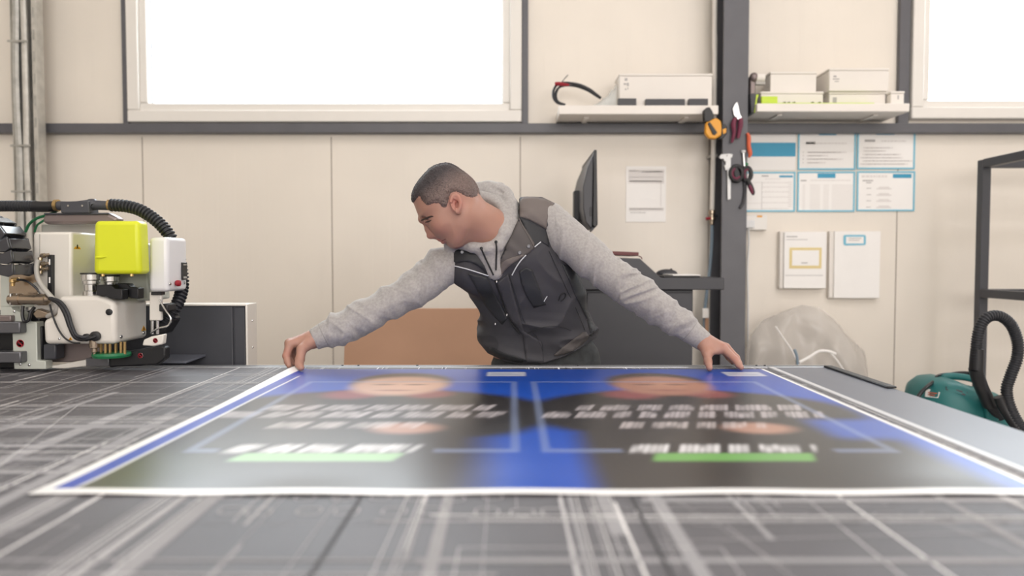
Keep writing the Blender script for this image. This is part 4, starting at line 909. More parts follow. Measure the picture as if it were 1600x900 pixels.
# ================================================================== brown board leaning on the wall, clear wrap, rack, vacuum cleaner
YBd = 3.1
a = P(540, 482, YBd); b = P(768, 482, YBd)
m = MB(); m.add([(a.x, YBd - .18, 0), (b.x + .12, YBd - .18, 0), (b.x + .12, YBd, a.z), (a.x, YBd, a.z), (a.x, YBd - .16, 0), (b.x + .12, YBd - .16, 0), (b.x + .12, YBd + .02, a.z), (a.x, YBd + .02, a.z)], [(0, 1, 2, 3), (7, 6, 5, 4), (0, 4, 5, 1), (2, 6, 7, 3), (0, 3, 7, 4), (1, 5, 6, 2)])
o = m.build('hardboard_sheet', M['brown'], None, .002); tag(o, 'tall plain brown hardboard sheet leaning upright behind the person', 'board')
m = MB(); m.box(a.x + .1, b.x - .1, YBd + .021, YW - .01, 0, .55); o = m.build('pallet_stack', M['frame'], None, .004) if False else None

M['wrap'] = film('clear_wrap', (212, 206, 200), .16, .50)
r = thing('plastic_wrap', 'big crumpled sheet of clear plastic on the floor right of the column', 'plastic sheet', (P(1280, 560, 3.45).x, 3.45, 0))
out = [(1178, 610), (1180, 560), (1187, 528), (1204, 506), (1235, 490), (1272, 479), (1296, 482), (1322, 501), (1347, 535), (1364, 556), (1370, 585), (1372, 640)]
nx, ny = 60, 40; rng = random.Random(9); g = []
xs_ = [o_[0] for o_ in out]; ys_ = [o_[1] for o_ in out]
def wob(u, v): return .020 * math.sin(9 * u + 5 * v + 1.5 * math.sin(7 * v)) + .012 * math.sin(23 * u - 9 * v) + .008 * math.sin(31 * v + 17 * u)
for j in range(ny + 1):
    for i in range(nx + 1):
        u = i / nx; v = j / ny; px = 1178 + u * 194; top_ = np.interp(px, xs_, ys_); Yf = 3.42 + .22 * (v - .5) * 0
        tp = P(px, top_, 3.45); z = tp.z * v; bulge = .16 * math.sqrt(max(0, 1 - v * v)) * (1 - (2 * u - 1) ** 4 * .5)
        g.append((tp.x + wob(v, u) * .5 * v, 3.55 - bulge + wob(u, v), z))
fcs = [(j * (nx + 1) + i, j * (nx + 1) + i + 1, (j + 1) * (nx + 1) + i + 1, (j + 1) * (nx + 1) + i) for j in range(ny) for i in range(nx)]
m = MB(); m.add(g, fcs); m.build('front_sheet', M['wrap'], r, recalc=False)
m = MB(); m.add([(x, 3.57 + (3.55 - y) * .35, z) for x, y, z in g], fcs); m.build('rear_sheet', M['wrap'], r, recalc=False)
for q, w in (([(1249, 566), (1264, 558), (1279, 549), (1294, 549), (1306, 553)], .007), ([(1212, 510), (1224, 528), (1237, 547), (1248, 572)], .0035), ([(1298, 551), (1310, 566), (1322, 585)], .004)): MB().tube([P(x, y, 3.375) for x, y in q], w, 8).build('fold', M['paper'], r)
MB().tube([P(1241, 546, 3.375), P(1245, 556, 3.372), P(1246, 570, 3.372)], .007, 8).build('tape_piece', M['blueh'], r)

# steel rack at the right
rk = thing('steel_rack', 'dark grey tubular steel rack at the right edge of the picture', 'rack', (2.6, 3.2, 0))
YK = 3.45; xk = P(1537, 300, YK).x; w = .021
yn = 2.05; xr = xk + 1.1
for (x, y) in ((xk, YK), (xk, yn), (xr, YK), (xr, yn)): m = MB(); m.box(x - w, x + w, y - w, y + w, 0, P(1537, 249, YK - w).z); m.build('post', M['frame'], rk, .003)
def hbar(zc, h=.02):
    for x in (xk, xr): m = MB(); m.box(x - w + .001, x + w - .001, yn + w, YK - w, zc - h, zc + h); m.build('side_bar', M['frame'], rk, .002)
    for y in (YK,) : m = MB(); m.box(xk + w, xr - w, y - w + .001, y + w - .001, zc - h, zc + h); m.build('cross_bar', M['frame'], rk, .002)
hbar(P(1537, 249, YK).z - .021); hbar(P(1537, 458, YK).z); hbar(.25)
m = MB(); m.box(xk + w, xr - w, yn + .02, YK + .018, .271, .285); m.build('shelf_board', M['alu'], rk, .001)
m = MB(); zc = P(1537, 262, YK).z - .03; m.box(xk + w + .001, xr - w, YK - .01, YK + .004, zc - .10, zc + .03); m.build('back_strip', M['plate'], rk, .001) if False else None

M['vac'] = mat('petrol_plastic', (38, 112, 112), .42, var=(7, .06), bump=(70, .06))
M['vacd'] = mat('dark_petrol_plastic', (30, 66, 70), .45)
YV = 2.78
zt_ = P(1490, 580, YV).z
vc = thing('vacuum_cleaner', 'petrol green workshop vacuum cleaner beside the rack at the right', 'vacuum cleaner', (P(1500, 640, YV).x, YV + .2, 0))
cx = P(1502, 640, YV).x; cyv = YV + .20
m = MB(); m.lathe([(.17, .06), (.185, .08), (.19, .36), (.20, .39), (.20, .42)], (cx, cyv, 0), (0, 0, 1), 36); m.build('drum', M['vacd'], vc, .004)
# motor head with its sloping top, sculpted as a loft of rounded sections along X
secs = []
def sec(px, ytop, hw): c = P(px, ytop - 1, cyv - .05); return (c.x, c.z, hw)
S = [sec(1437, 640, .05), sec(1440, 617, .09), sec(1450, 601, .125), sec(1466, 593, .15), sec(1484, 592, .165), sec(1500, 599, .17), sec(1522, 606, .17), sec(1545, 611, .165), sec(1558, 618, .15), sec(1566, 628, .12), sec(1570, 650, .07)]
m = MB(); n = 24; zb0 = .42
for x, zt2, hw in S:
    for j in range(n):
        a_ = 2 * PI * j / n; cc, ss_ = math.cos(a_), math.sin(a_); e = .5
        yy = math.copysign(abs(cc) ** e, cc) * hw; zz2 = (math.copysign(abs(ss_) ** e, ss_) * .5 + .5) * (zt2 - zb0) + zb0
        m.v.append((x, cyv + yy, zz2))
for i in range(len(S) - 1):
    for j in range(n): m.f.append([i * n + j, i * n + (j + 1) % n, (i + 1) * n + (j + 1) % n, (i + 1) * n + j]); m.m.append(0)
m.f += [list(range(n))[::-1], list(range((len(S) - 1) * n, len(S) * n))]; m.m += [0, 0]
mh = m.build('motor_head', M['vac'], vc); vt = BVHTree.FromPolygons(m.v, m.f)
def on_vac(px, py, off=.003):
    d = ray(px, py).normalized(); h = vt.ray_cast(Vector((0, 0, CAMZ)), d)[0]; return h - d * off if h is not None else P(px, py, YV + .05)
Yh = YV + .035
MB().tube([P(1470, 597, cyv), P(1477, 589, cyv), P(1492, 588, cyv), P(1515, 591, cyv), P(1530, 597, cyv), P(1536, 608, cyv)], [.014, .016, .015, .015, .017, .02], 12).build('carry_handle', M['vac'], vc)
q = [on_vac(x, y) for x, y in ((1447, 611), (1452, 608), (1469, 613), (1466, 622), (1446, 620))]; k = MB(); k.prism(q, (0, .004, 0)); k.build('label', M['paper'], vc)
for ya, yb, xb in ((612.5, 614, 1464), (616, 617.3, 1461)): k = MB(); k.prism([on_vac(x, y, .0045) for x, y in ((1450, ya), (xb, ya + 1.5), (xb, yb + 1.5), (1450, yb))], (0, .001, 0)); k.build('print', M['orange'], vc)
q = [on_vac(x, y, .002) for x, y in ((1478, 604), (1500, 610), (1512, 613), (1508, 618), (1490, 613), (1478, 609))]; k = MB(); k.prism(q, (0, .004, 0)); k.build('recess', M['desk'], vc)
k = MB(); k.pxp([(1540, 622), (1548, 617), (1564, 620), (1566, 650), (1560, 660), (1543, 660)], YV + .012, .09); k.build('latch', M['vac'], vc, .008)
MB().tube([P(1430, 634, YV + .06), P(1436, 618, YV + .06), P(1450, 603, YV + .1), P(1470, 590, cyv + .05), P(1490, 584, cyv + .05), P(1512, 583, cyv + .04), P(1530, 588, cyv)], .008, 8).build('power_cord', M['black'], vc)
MB().tube([P(1462, 597, cyv - .02), P(1464, 588, cyv), P(1482, 584, cyv + .02), P(1500, 586, cyv + .02)], .006, 8).build('power_cord', M['black'], vc)
for dx, dy in ((.13, .13), (-.13, .13), (.13, -.13), (-.13, -.13)): MB().lathe([(.028, -.014), (.03, -.008), (.03, .008), (.028, .014)], (cx + dx, cyv + dy, .03), (1, 0, 0)).build('caster', M['black'], vc); 
m = MB()
for dx, dy in ((.13, .13), (-.13, .13), (.13, -.13), (-.13, -.13)): m.box(cx + dx - .02, cx + dx + .02, cyv + dy - .01, cyv + dy + .01, .03, .075)
m.each('caster_fork', M['frame'], vc)
hs = [P(1563, 650, YV + .03), P(1548, 632, YV - .02), P(1534, 602, YV - .06), P(1526, 570, YV - .08), P(1526, 540, YV - .08), P(1531, 512, YV - .08), P(1543, 496, YV - .08), P(1562, 494, YV - .08), P(1580, 508, YV - .08), P(1590, 535, YV - .08), P(1589, 560, YV - .08), P(1580, 585, YV - .08), P(1573, 610, YV - .08), P(1580, 640, YV - .10), P(1600, 672, YV - .12), P(1640, 700, YV - .12)]
hs.append(P(1640, 700, YV - .12) + Vector((.05, 0, -.2)))
MB().hose(hs, .0195, .0095, .0016, 16).build('suction_hose', M['dark'], vc)
MB().tube([P(1524, 575, YV - .082), P(1530, 597, YV - .062), P(1546, 632, YV - .022)], [.024, .024, .026], 14).build('hose_cuff', M['black'], vc)
MB().tube([P(1527, 545, YV - .082), P(1526, 560, YV - .08), P(1525, 578, YV - .08)], [.022, .024, .024], 14).build('hose_cuff', M['black'], vc)
MB().tube([P(1560, 620, YV - .085), P(1570, 640, YV - .09), P(1592, 672, YV - .115), P(1606, 690, YV - .12)], [.018, .019, .02, .02], 14).build('wand', M['black'], vc)
# ================================================================== THE PERSON
def c3v(v): return np.array([v[0], v[1], v[2]], np.float32)
def vnoise(x, y, z, seed):
    """smooth lattice noise in 0..1"""
    L = np.random.RandomState(seed).rand(16, 16, 16).astype(np.float32)
    x, y, z = np.broadcast_arrays(x, y, z); i = [np.floor(a).astype(np.int32) for a in (x, y, z)]; f = [(a - b).astype(np.float32) for a, b in zip((x, y, z), i)]
    f = [a * a * (3 - 2 * a) for a in f]; r = 0
    for dx in (0, 1):
        for dy in (0, 1):
            for dz in (0, 1): r = r + L[(i[0] + dx) & 15, (i[1] + dy) & 15, (i[2] + dz) & 15] * (f[0] if dx else 1 - f[0]) * (f[1] if dy else 1 - f[1]) * (f[2] if dz else 1 - f[2])
    return r
class Field:
    """distance field on a (possibly uneven) grid, meshed with surface nets"""
    def __init__(s, xs, ys, zs):
        s.ax = [np.asarray(a, np.float32) for a in (xs, ys, zs)]
        s.f = np.full([len(a) for a in s.ax], .06, np.float32)
    def sl(s, lo, hi):
        out = []
        for a, l, h in zip(s.ax, lo, hi):
            i = int(np.searchsorted(a, l)); j = int(np.searchsorted(a, h)); 
            if j <= i: return None
            out.append(slice(i, j))
        return tuple(out)
    def op(s, fn, lo, hi, k, mode):
        q = s.sl(lo, hi)
        if q is None: return
        X = s.ax[0][q[0]][:, None, None]; Y = s.ax[1][q[1]][None, :, None]; Z = s.ax[2][q[2]][None, None, :]
        d = fn(X, Y, Z); a = s.f[q]
        if mode == 'add':
            if k > 0: h = np.clip(.5 + .5 * (a - d) / k, 0, 1); s.f[q] = a * (1 - h) + d * h - k * h * (1 - h)
            else: s.f[q] = np.minimum(a, d)
        elif mode == 'sub':
            d = -d
            if k > 0: h = np.clip(.5 - .5 * (a - d) / k, 0, 1); s.f[q] = a * (1 - h) + d * h + k * h * (1 - h)
            else: s.f[q] = np.maximum(a, d)
        elif mode == 'disp': s.f[q] = a + d
    def cone(s, a, b, ra, rb, k=.01, mode='add'):
        a = c3v(a); b = c3v(b); m = max(ra, rb) + .05; ab = b - a; L2 = float(ab @ ab) + 1e-12
        def fn(X, Y, Z):
            t = np.clip(((X - a[0]) * ab[0] + (Y - a[1]) * ab[1] + (Z - a[2]) * ab[2]) / L2, 0, 1)
            return np.sqrt((X - a[0] - t * ab[0]) ** 2 + (Y - a[1] - t * ab[1]) ** 2 + (Z - a[2] - t * ab[2]) ** 2) - (ra + (rb - ra) * t)
        s.op(fn, np.minimum(a, b) - m, np.maximum(a, b) + m, k, mode); return s
    def chain(s, pts, rs, k=.01):
        for i in range(len(pts) - 1): s.cone(pts[i], pts[i + 1], rs[i], rs[i + 1], k)
        return s
    def ball(s, c, r, k=.01, mode='add', sc=(1, 1, 1)):
        c = c3v(c); R_ = np.array(sc) * r
        def fn(X, Y, Z): return (np.sqrt(((X - c[0]) / R_[0]) ** 2 + ((Y - c[1]) / R_[1]) ** 2 + ((Z - c[2]) / R_[2]) ** 2) - 1) * R_.min()
        s.op(fn, c - R_ - .04, c + R_ + .04, k, mode); return s
    def nets(s):
        f = s.f; ins = f < 0; n = np.array(f.shape)
        cnt = np.zeros(n - 1, np.uint8)
        for dx in (0, 1):
            for dy in (0, 1):
                for dz in (0, 1): cnt += ins[dx:n[0] - 1 + dx, dy:n[1] - 1 + dy, dz:n[2] - 1 + dz]
        act = np.argwhere((cnt > 0) & (cnt < 8)); del cnt
        acc = np.zeros((len(act), 3), np.float32); w = np.zeros(len(act), np.float32); I = act.T
        for axis in range(3):
            o1, o2 = [k for k in range(3) if k != axis]
            for p in (0, 1):
                for q in (0, 1):
                    a = I.copy(); a[o1] += p; a[o2] += q; b = a.copy(); b[axis] += 1
                    fa = f[a[0], a[1], a[2]]; fb = f[b[0], b[1], b[2]]; cr = (fa < 0) != (fb < 0)
                    t = np.where(cr, fa / np.where(cr, fa - fb, 1), 0)
                    off = np.zeros((len(act), 3), np.float32); off[:, o1] = p; off[:, o2] = q; off[:, axis] = t
                    acc += off * cr[:, None]; w += cr
        pos = act + acc / w[:, None]
        V = np.stack([np.interp(pos[:, k], np.arange(n[k]), s.ax[k]) for k in range(3)], 1)
        key = lambda c: (c[:, 0].astype(np.int64) * n[1] + c[:, 1]) * n[2] + c[:, 2]
        kk = key(act)                                   # argwhere is already sorted
        faces = []
        for axis in range(3):
            o1, o2 = [(1, 2), (2, 0), (0, 1)][axis]
            sa = [slice(None)] * 3; sb = [slice(None)] * 3; sa[axis] = slice(0, -1); sb[axis] = slice(1, None)
            ed = np.argwhere(ins[tuple(sa)] != ins[tuple(sb)]); ok = (ed[:, o1] > 0) & (ed[:, o2] > 0) & (ed[:, o1] < n[o1] - 1) & (ed[:, o2] < n[o2] - 1); ed = ed[ok]
            q = []
            for (p, r) in ((0, 0), (1, 0), (1, 1), (0, 1)):
                c = ed.copy(); c[:, o1] -= 1 - p; c[:, o2] -= 1 - r; q.append(np.searchsorted(kk, key(c)))
            q = np.stack(q, 1); flip = ~ins[ed[:, 0], ed[:, 1], ed[:, 2]]; q[flip] = q[flip][:, ::-1]; faces.append(q)
        return V, np.concatenate(faces)
def axis(*segs):
    """segs of (end, step) after a start value"""
    out = [segs[0]]
    for e, st in segs[1:]:
        n = max(1, int(round((e - out[-1]) / st))); out += list(np.linspace(out[-1], e, n + 1)[1:])
    return np.array(out)
def loft(secs, ex=2.3, grow=0.):
    """secs: (px centre, py, Y centre, half width px, half depth m) from low to high"""
    z = []; cx = []; cy = []; a = []; b = []
    for px, py, Yc, hw, dp in secs: c = P(px, py, Yc); z.append(c.z); cx.append(c.x); cy.append(Yc); a.append(hw * Yc / F + grow); b.append(dp + grow)
    o = np.argsort(z); z, cx, cy, a, b = [np.array(q)[o] for q in (z, cx, cy, a, b)]
    def sm(zz, v): return np.interp(zz, z, v).astype(np.float32)
    def fn(X, Y, Z):
        zz = Z[0, 0]; fine = np.linspace(z[0], z[-1], 200); ker = np.ones(15) / 15
        def sv(v):
            q = np.interp(fine, z, v); q = np.convolve(np.pad(q, 7, 'edge'), ker, 'valid'); return np.interp(zz, fine, q).astype(np.float32)[None, None, :]
        A, B = sv(a), sv(b)
        d = ((np.abs((X - sv(cx)) / A) ** ex + np.abs((Y - sv(cy)) / B) ** ex) ** (1 / ex) - 1) * np.minimum(A, B)
        return np.maximum(d, np.maximum(z[0] - grow - Z, Z - z[-1] - grow))
    return fn, (cx - a).min() - .05, (cx + a).max() + .05, (cy - b).min() - .05, (cy + b).max() + .05, z[0] - .05, z[-1] + .05
def add_loft(fl, secs, k=.02, grow=0., ex=2.3):
    fn, x0, x1, y0, y1, z0, z1 = loft(secs, ex, grow); fl.op(fn, (x0, y0, z0), (x1, y1, z1), k, 'add')
def poly_sdf(px, py, poly):
    """signed distance to a polygon, positive inside"""
    d = np.full(px.shape, 1e9, np.float32); ins = np.zeros(px.shape, bool); n = len(poly)
    for i in range(n):
        ax_, ay_ = poly[i]; bx_, by_ = poly[(i + 1) % n]; ex_, ey_ = bx_ - ax_, by_ - ay_
        t = np.clip(((px - ax_) * ex_ + (py - ay_) * ey_) / (ex_ * ex_ + ey_ * ey_ + 1e-12), 0, 1)
        d = np.minimum(d, (px - ax_ - t * ex_) ** 2 + (py - ay_ - t * ey_) ** 2)
        cond = (ay_ > py) != (by_ > py); ins ^= cond & (px < (bx_ - ax_) * (py - ay_) / (by_ - ay_ + 1e-12) + ax_)
    d = np.sqrt(d); return np.where(ins, d, -d)
def to_px(X, Y, Z):
    dz = Z - CAMZ; fw = Y * math.cos(TH) - dz * math.sin(TH); up = Y * math.sin(TH) + dz * math.cos(TH)
    return 800 + F * X / fw, 450 - F * up / fw
def H(zx, zy): return 620 + zx / 5.625, 240 + zy / 5.625       # head tracing grid -> photo pixels
YH_ = 1.99                                                     # plane of the head
def HP(zx, zy, w=0.): v = P(*H(zx, zy), YH_); return Vector((v.x, YH_ - w, v.z))
mm = YH_ / F / 5.625
HEAD = [(137, 425), (146, 345), (182, 272), (238, 202), (312, 124), (420, 92), (485, 104), (555, 150), (632, 207), (684, 262), (708, 325), (722, 395), (705, 470), (672, 580), (640, 690), (612, 745), (576, 792), (540, 806), (502, 808), (472, 796), (452, 784), (428, 772), (402, 764), (372, 752), (342, 732), (296, 676), (250, 616), (230, 596), (207, 578), (190, 545), (166, 482), (150, 440)]
def chaikin(p, n=2):
    for _ in range(n):
        q = []
        for i in range(len(p)):
            a = p[i]; b = p[(i + 1) % len(p)]; q += [(a[0] * .75 + b[0] * .25, a[1] * .75 + b[1] * .25), (a[0] * .25 + b[0] * .75, a[1] * .25 + b[1] * .75)]
        p = q
    return p
def hxz(poly): return [(P(*H(*q), YH_).x, P(*H(*q), YH_).z) for q in poly]
HEADX = hxz(chaikin(HEAD, 1))
vdir = np.array([-.633, .775]); c0 = hxz([(500, 480)])[0]
def headbase(X, Y, Z):
    s2 = poly_sdf(np.broadcast_to(X[:, 0, :], (X.shape[0], Z.shape[2])), np.broadcast_to(Z[0, :, :], (X.shape[0], Z.shape[2])), HEADX)[:, None, :]
    v = (X - c0[0]) * vdir[0] + (Z - c0[1]) * vdir[1]
    Wm = np.interp(v, [-.115, -.075, -.03, .0, .04, .10], [.046, .056, .068, .074, .078, .074])
    R_ = np.interp(v, [-.115, -.06, .0, .06], [.046, .052, .066, .074])
    w = np.abs(Y - YH_); t = np.clip(s2 / R_, 0, 1); Wd = Wm * np.sqrt(1 - (1 - t) ** 2)
    d = np.where(s2 > 0, (w - Wd) * np.clip(.45 + t, .45, .95), np.sqrt(np.minimum(s2, 0) ** 2 + .2 * w * w))
    return np.maximum(d, -s2).astype(np.float32) if False else d.astype(np.float32)

TORSO = [(852, 640, 2.24, 82, .115), (852, 575, 2.24, 84, .125), (843, 545, 2.23, 91, .132), (842, 520, 2.22, 90, .135), (838, 498, 2.20, 87, .134), (830, 470, 2.175, 88, .132), (815, 440, 2.15, 96, .13), (797, 405, 2.12, 89, .122), (795, 370, 2.10, 70, .105), (802, 340, 2.085, 48, .075)]
ARM_R = [(858, 346, 2.075, .056), (884, 371, 2.062, .057), (923, 404, 2.045, .0555), (954, 431, 2.03, .0495), (971, 441, 2.025, .052), (998, 460, 2.01, .0505), (1035, 486, 1.99, .0425), (1064, 506, 1.98, .0395)]
CUFF_R = [(1068, 509, 1.978, .037), (1077, 516.5, 1.975, .0335), (1100.5, 534.5, 1.968, .0285)]
ARM_L = [(732, 402, 2.085, .056), (690, 418, 2.055, .0545), (664, 441, 2.04, .049), (646, 453, 2.03, .0505), (614, 471, 2.02, .0445), (570, 494, 2.0, .0435), (532, 512, 1.985, .041), (516, 519, 1.98, .038)]
CUFF_L = [(513, 520, 1.978, .037), (506, 523.5, 1.975, .034), (490, 531, 1.968, .0305)]
def PP(t): return P(t[0], t[1], t[2])
me_person = thing('person', 'person in grey hoodie and dark vest leaning over the table, hands on the print', 'person', (.11, 2.24, 0))
R = me_person
# ---- body: one continuous skin surface
B = Field(axis(-.66, (-.52, .002), (-.30, .005), (-.05, .002), (.50, .005), (.655, .002), (.70, .01)),
          axis(1.84, (2.09, .002), (2.45, .006)), axis(.0, (.86, .012), (1.0, .002), (1.16, .005), (1.52, .002)))
add_loft(B, TORSO, .02, -.026)
for sx in (-1, 1): B.chain([Vector((.11 + .085 * sx, 2.24, .86)), Vector((.11 + .10 * sx, 2.24, .48)), Vector((.11 + .11 * sx, 2.27, .06)), ], [.078, .052, .038], .02); B.cone((.11 + .11 * sx, 2.26, .045), (.11 + .125 * sx, 2.12, .035), .035, .028, .02)
for arm, cuff in ((ARM_R, CUFF_R), (ARM_L, CUFF_L)):
    pts = [PP(t) for t in arm] + [PP(cuff[1]), PP(cuff[2])]; rs = [t[3] - .014 for t in arm] + [.027, .0245]; B.chain(pts, rs, .012)
B.op(headbase, (HEADX and min(q[0] for q in HEADX) - .03, YH_ - .13, min(q[1] for q in HEADX) - .03), (max(q[0] for q in HEADX) + .03, YH_ + .13, max(q[1] for q in HEADX) + .03), .0, 'add')
# neck
B.cone(HP(590, 525), P(784, 364, 2.075), .058, .057, .03); B.cone(HP(560, 640), P(778, 372, 2.06), .036, .050, .026)
q = B.sl(HP(690, 430) + Vector((-.05, -.13, -.075)), HP(690, 430) + Vector((.04, .13, .06))); g = B.f[q]; A3 = np.meshgrid(B.ax[0][q[0]], B.ax[2][q[2]], indexing='ij'); wc = HP(665, 470)
wt = np.clip(1.6 - np.sqrt(((A3[0] - wc.x) / .030) ** 2 + ((A3[1] - wc.z) / .050) ** 2) * 1.6, 0, 1)[:, None, :]
for _ in range(14):
    h = g.copy(); h[1:-1, 1:-1, 1:-1] = (g[2:, 1:-1, 1:-1] + g[:-2, 1:-1, 1:-1] + g[1:-1, 2:, 1:-1] + g[1:-1, :-2, 1:-1] + g[1:-1, 1:-1, 2:] + g[1:-1, 1:-1, :-2]) / 6; g = g * (1 - wt) + h * wt
B.f[q] = g
B.cone(HP(610, 540, .05), P(764, 370, 2.025), .012, .010, .03)                    # neck cord
for sd in (1, -1):
    B.cone(HP(222, 582, .004 * sd), HP(262, 566, .036 * sd), .007, .006, .014)   # brow ridge
    B.ball(HP(258, 606, .038 * sd), .0145, .009, 'sub')
    B.ball(HP(285, 598, .030 * sd), .0125, .004)                                 # lowered eyelid
    B.ball(HP(395, 628, .043 * sd), .017, .030)                                  # cheekbone
    B.cone(HP(585, 640, .044 * sd), HP(520, 775, .022 * sd), .012, .012, .035)   # jaw line
    B.ball(HP(338, 716, .0115 * sd), .0072, .005, sc=(1.1, .8, 1))               # nostril wing
    B.ball(HP(322, 741, .0065 * sd), .0028, .003, 'sub')
    B.cone(HP(378, 757, .003 * sd), HP(422, 744, .021 * sd), .0052, .0035, .005) # upper lip
    B.cone(HP(408, 776, .003 * sd), HP(432, 762, .018 * sd), .0058, .0035, .005) # lower lip
    B.cone(HP(392, 769, .0 * sd), HP(430, 752, .024 * sd), .0011, .0009, .0025, 'sub')
    # ear
    ec = HP(540, 460); A_, B_ = 54 * mm, 86 * mm; an = math.radians(-8); wy = YH_ - .0765 * sd
    def ear(X, Y, Z, q=None):
        a = (X - ec.x) * math.cos(an) - (Z - ec.z) * math.sin(an); b = (X - ec.x) * math.sin(an) + (Z - ec.z) * math.cos(an)
        Aq = A_ * (1 - .22 * np.clip(-b / B_, 0, 1)); yy = wy - sd * (.006 + .22 * np.maximum(a, 0))
        r = np.sqrt((a / Aq) ** 2 + (b / B_) ** 2); q = (r - 1) * A_ * .9
        rim = np.sqrt((q + .0035) ** 2 + (Y - yy + .0 * sd) ** 2) - np.where((a < -.004) & (b < .004), .0022, .0042)
        plate = np.maximum(q + .003, np.abs(Y - yy - .004 * sd) - .0032)
        q2 = np.sqrt(((a - .001) / (Aq * .52)) ** 2 + ((b + .001) / (B_ * .55)) ** 2) - 1; anti = np.sqrt((q2 * A_ * .5) ** 2 + (Y - yy + .0005 * sd) ** 2) - np.where(a > -.003, .0032, .0008)
        return np.minimum(np.minimum(rim, plate), anti).astype(np.float32)
    B.op(ear, (ec.x - .04, wy - .03, ec.z - .05), (ec.x + .04, wy + .03, ec.z + .05), .003, 'add')
    B.ball(HP(548, 470, .0805 * sd), .006, .003, 'sub', sc=(.9, .9, 1.4))
    B.ball(HP(566, 532, .0785 * sd), .0065, .004, sc=(1, .6, 1.1))
B.chain([HP(250, 606), HP(272, 660), HP(294, 712)], [.0058, .0072, .0088], .006); B.chain([HP(272, 620), HP(296, 666), HP(318, 700)], [.008, .0100, .0112], .010)   # nose
B.ball(HP(290, 724), .0086, .004); B.cone(HP(310, 730), HP(356, 742), .005, .005, .006)
B.ball(HP(496, 780), .012, .014)                                               # chin
# ---- hands
def fng(pts, rs, k=.004): B.chain([P(*q) for q in pts], rs, k)
# hand at the right, tips on the sheet
w = (1099, 533.5, 1.967)
for mcp, r0, r1 in (((1130, 544, 1.935), .021, .0125), ((1134, 543, 1.955), .021, .0125), ((1134.5, 545, 1.975), .020, .0118), ((1131, 548, 1.992), .018, .011)): B.cone(P(*w), P(*mcp), r0, r1, .010)
B.cone(P(1104, 538, 1.95), P(1122, 546, 1.94), .017, .012, .010)
fng([(1130, 544, 1.935), (1148, 561.5, 1.912), (1154, 570, 1.900), (1158, 574.2, 1.893)], [.0122, .0100, .0088, .0072])
fng([(1134, 543, 1.955), (1150, 559, 1.945), (1154, 567, 1.932), (1156.5, 570.5, 1.925)], [.0122, .0100, .0088, .0072])
fng([(1134.5, 545, 1.975), (1147, 559, 1.97), (1151, 565, 1.955), (1153, 568, 1.948)], [.0115, .0096, .0085, .007])
fng([(1131, 548, 1.992), (1139, 559, 1.992), (1143, 563.5, 1.978), (1145, 566.5, 1.968)], [.0105, .0085, .0075, .0064])
B.cone(P(1101, 541, 1.95), P(1105, 554, 1.918), .017, .0125, .010); fng([(1105, 554, 1.918), (1106.5, 566, 1.895), (1108.5, 574.9, 1.874)], [.0122, .0102, .0085], .006)
B.cone(P(1106, 552, 1.922), P(1122, 548, 1.935), .008, .008, .012)             # web
# hand at the left, pinching the lifted corner
w = (488, 529.5, 1.967)
for mcp, r0, r1 in (((453, 538, 1.935), .020, .0125), ((452, 536, 1.955), .021, .0125), ((455, 538, 1.975), .020, .0118), ((460, 542, 1.992), .018, .011)): B.cone(P(*w), P(*mcp), r0, r1, .010)
fng([(453, 538, 1.935), (447.5, 556, 1.921), (449.5, 565, 1.912), (452, 571.5, 1.905)], [.0122, .0104, .0092, .0076])
fng([(452, 536, 1.955), (449, 555, 1.945), (453, 564, 1.935), (457, 569, 1.930)], [.0122, .0102, .0090, .0074])
fng([(455, 538, 1.975), (454, 555, 1.968), (460, 562, 1.96), (466, 566, 1.953)], [.0115, .0096, .0085, .007])
fng([(460, 542, 1.992), (462, 555, 1.988), (468, 560, 1.98), (473, 563, 1.974)], [.0105, .0085, .0075, .0064])
B.cone(P(484, 535, 1.95), P(471.5, 546, 1.918), .019, .0135, .010); fng([(471.5, 546, 1.918), (468.5, 562, 1.900), (467.5, 568.5, 1.886), (470.5, 574.6, 1.873)], [.0132, .0118, .0105, .0085], .006)
V, Fq = B.nets()
pxv, pyv = to_px(V[:, 0], V[:, 1], V[:, 2])
def C(c): return np.array(lin(c)[:3])
col = np.tile(C((172, 130, 114)), (len(V), 1))
def tint(c, center, r, amt):
    global col
    d = np.linalg.norm(V - np.array(center), axis=1); wgt = np.clip(1 - d / r, 0, 1)[:, None] ** 1.2 * amt; col = col * (1 - wgt) + C(c) * wgt
for sd in (1, -1):
    tint((184, 110, 100), HP(541, 452, .078 * sd), .036, .75); tint((184, 122, 108), HP(390, 655, .045 * sd), .045, .45)
    tint((176, 96, 90), HP(392, 758, .006 * sd), .015, .85); tint((178, 104, 96), HP(415, 766, .012 * sd), .014, .8); tint((112, 76, 70), HP(272, 590, .036 * sd), .020, .8)  # lips; the dark tint at the eyes paints socket shade into the skin
tint((184, 122, 108), HP(295, 720), .028, .5); tint((162, 122, 110), HP(500, 770), .05, .35)
for q in ((1158, 577, 1.90), (1108, 578, 1.887), (468, 577, 1.902), (452, 573, 1.918), (447, 552, 1.92), (1131, 543, 1.935), (1149, 561, 1.91)): tint((176, 108, 96), P(*q), .022, .5)
M['skin'] = mat('skin', (214, 164, 142), .48, attr='ink', sss=.18, bump=(420, .12, .0006))
body = np_mesh('body', V, Fq, M['skin'], ORG[R], col); body.parent = R; ORG[body] = ORG[R]
def bvh(V, Fq): return BVHTree.FromPolygons([tuple(v) for v in V], [tuple(int(i) for i in q) for q in Fq])
camo = Vector((0, 0, CAMZ))
def hit(tree, px, py, off=0.):
    d = ray(px, py).normalized(); loc, nrm, i, dist = tree.ray_cast(camo, d)
    if loc is None: return None
    return loc - d * off
skin_t = bvh(V, Fq)
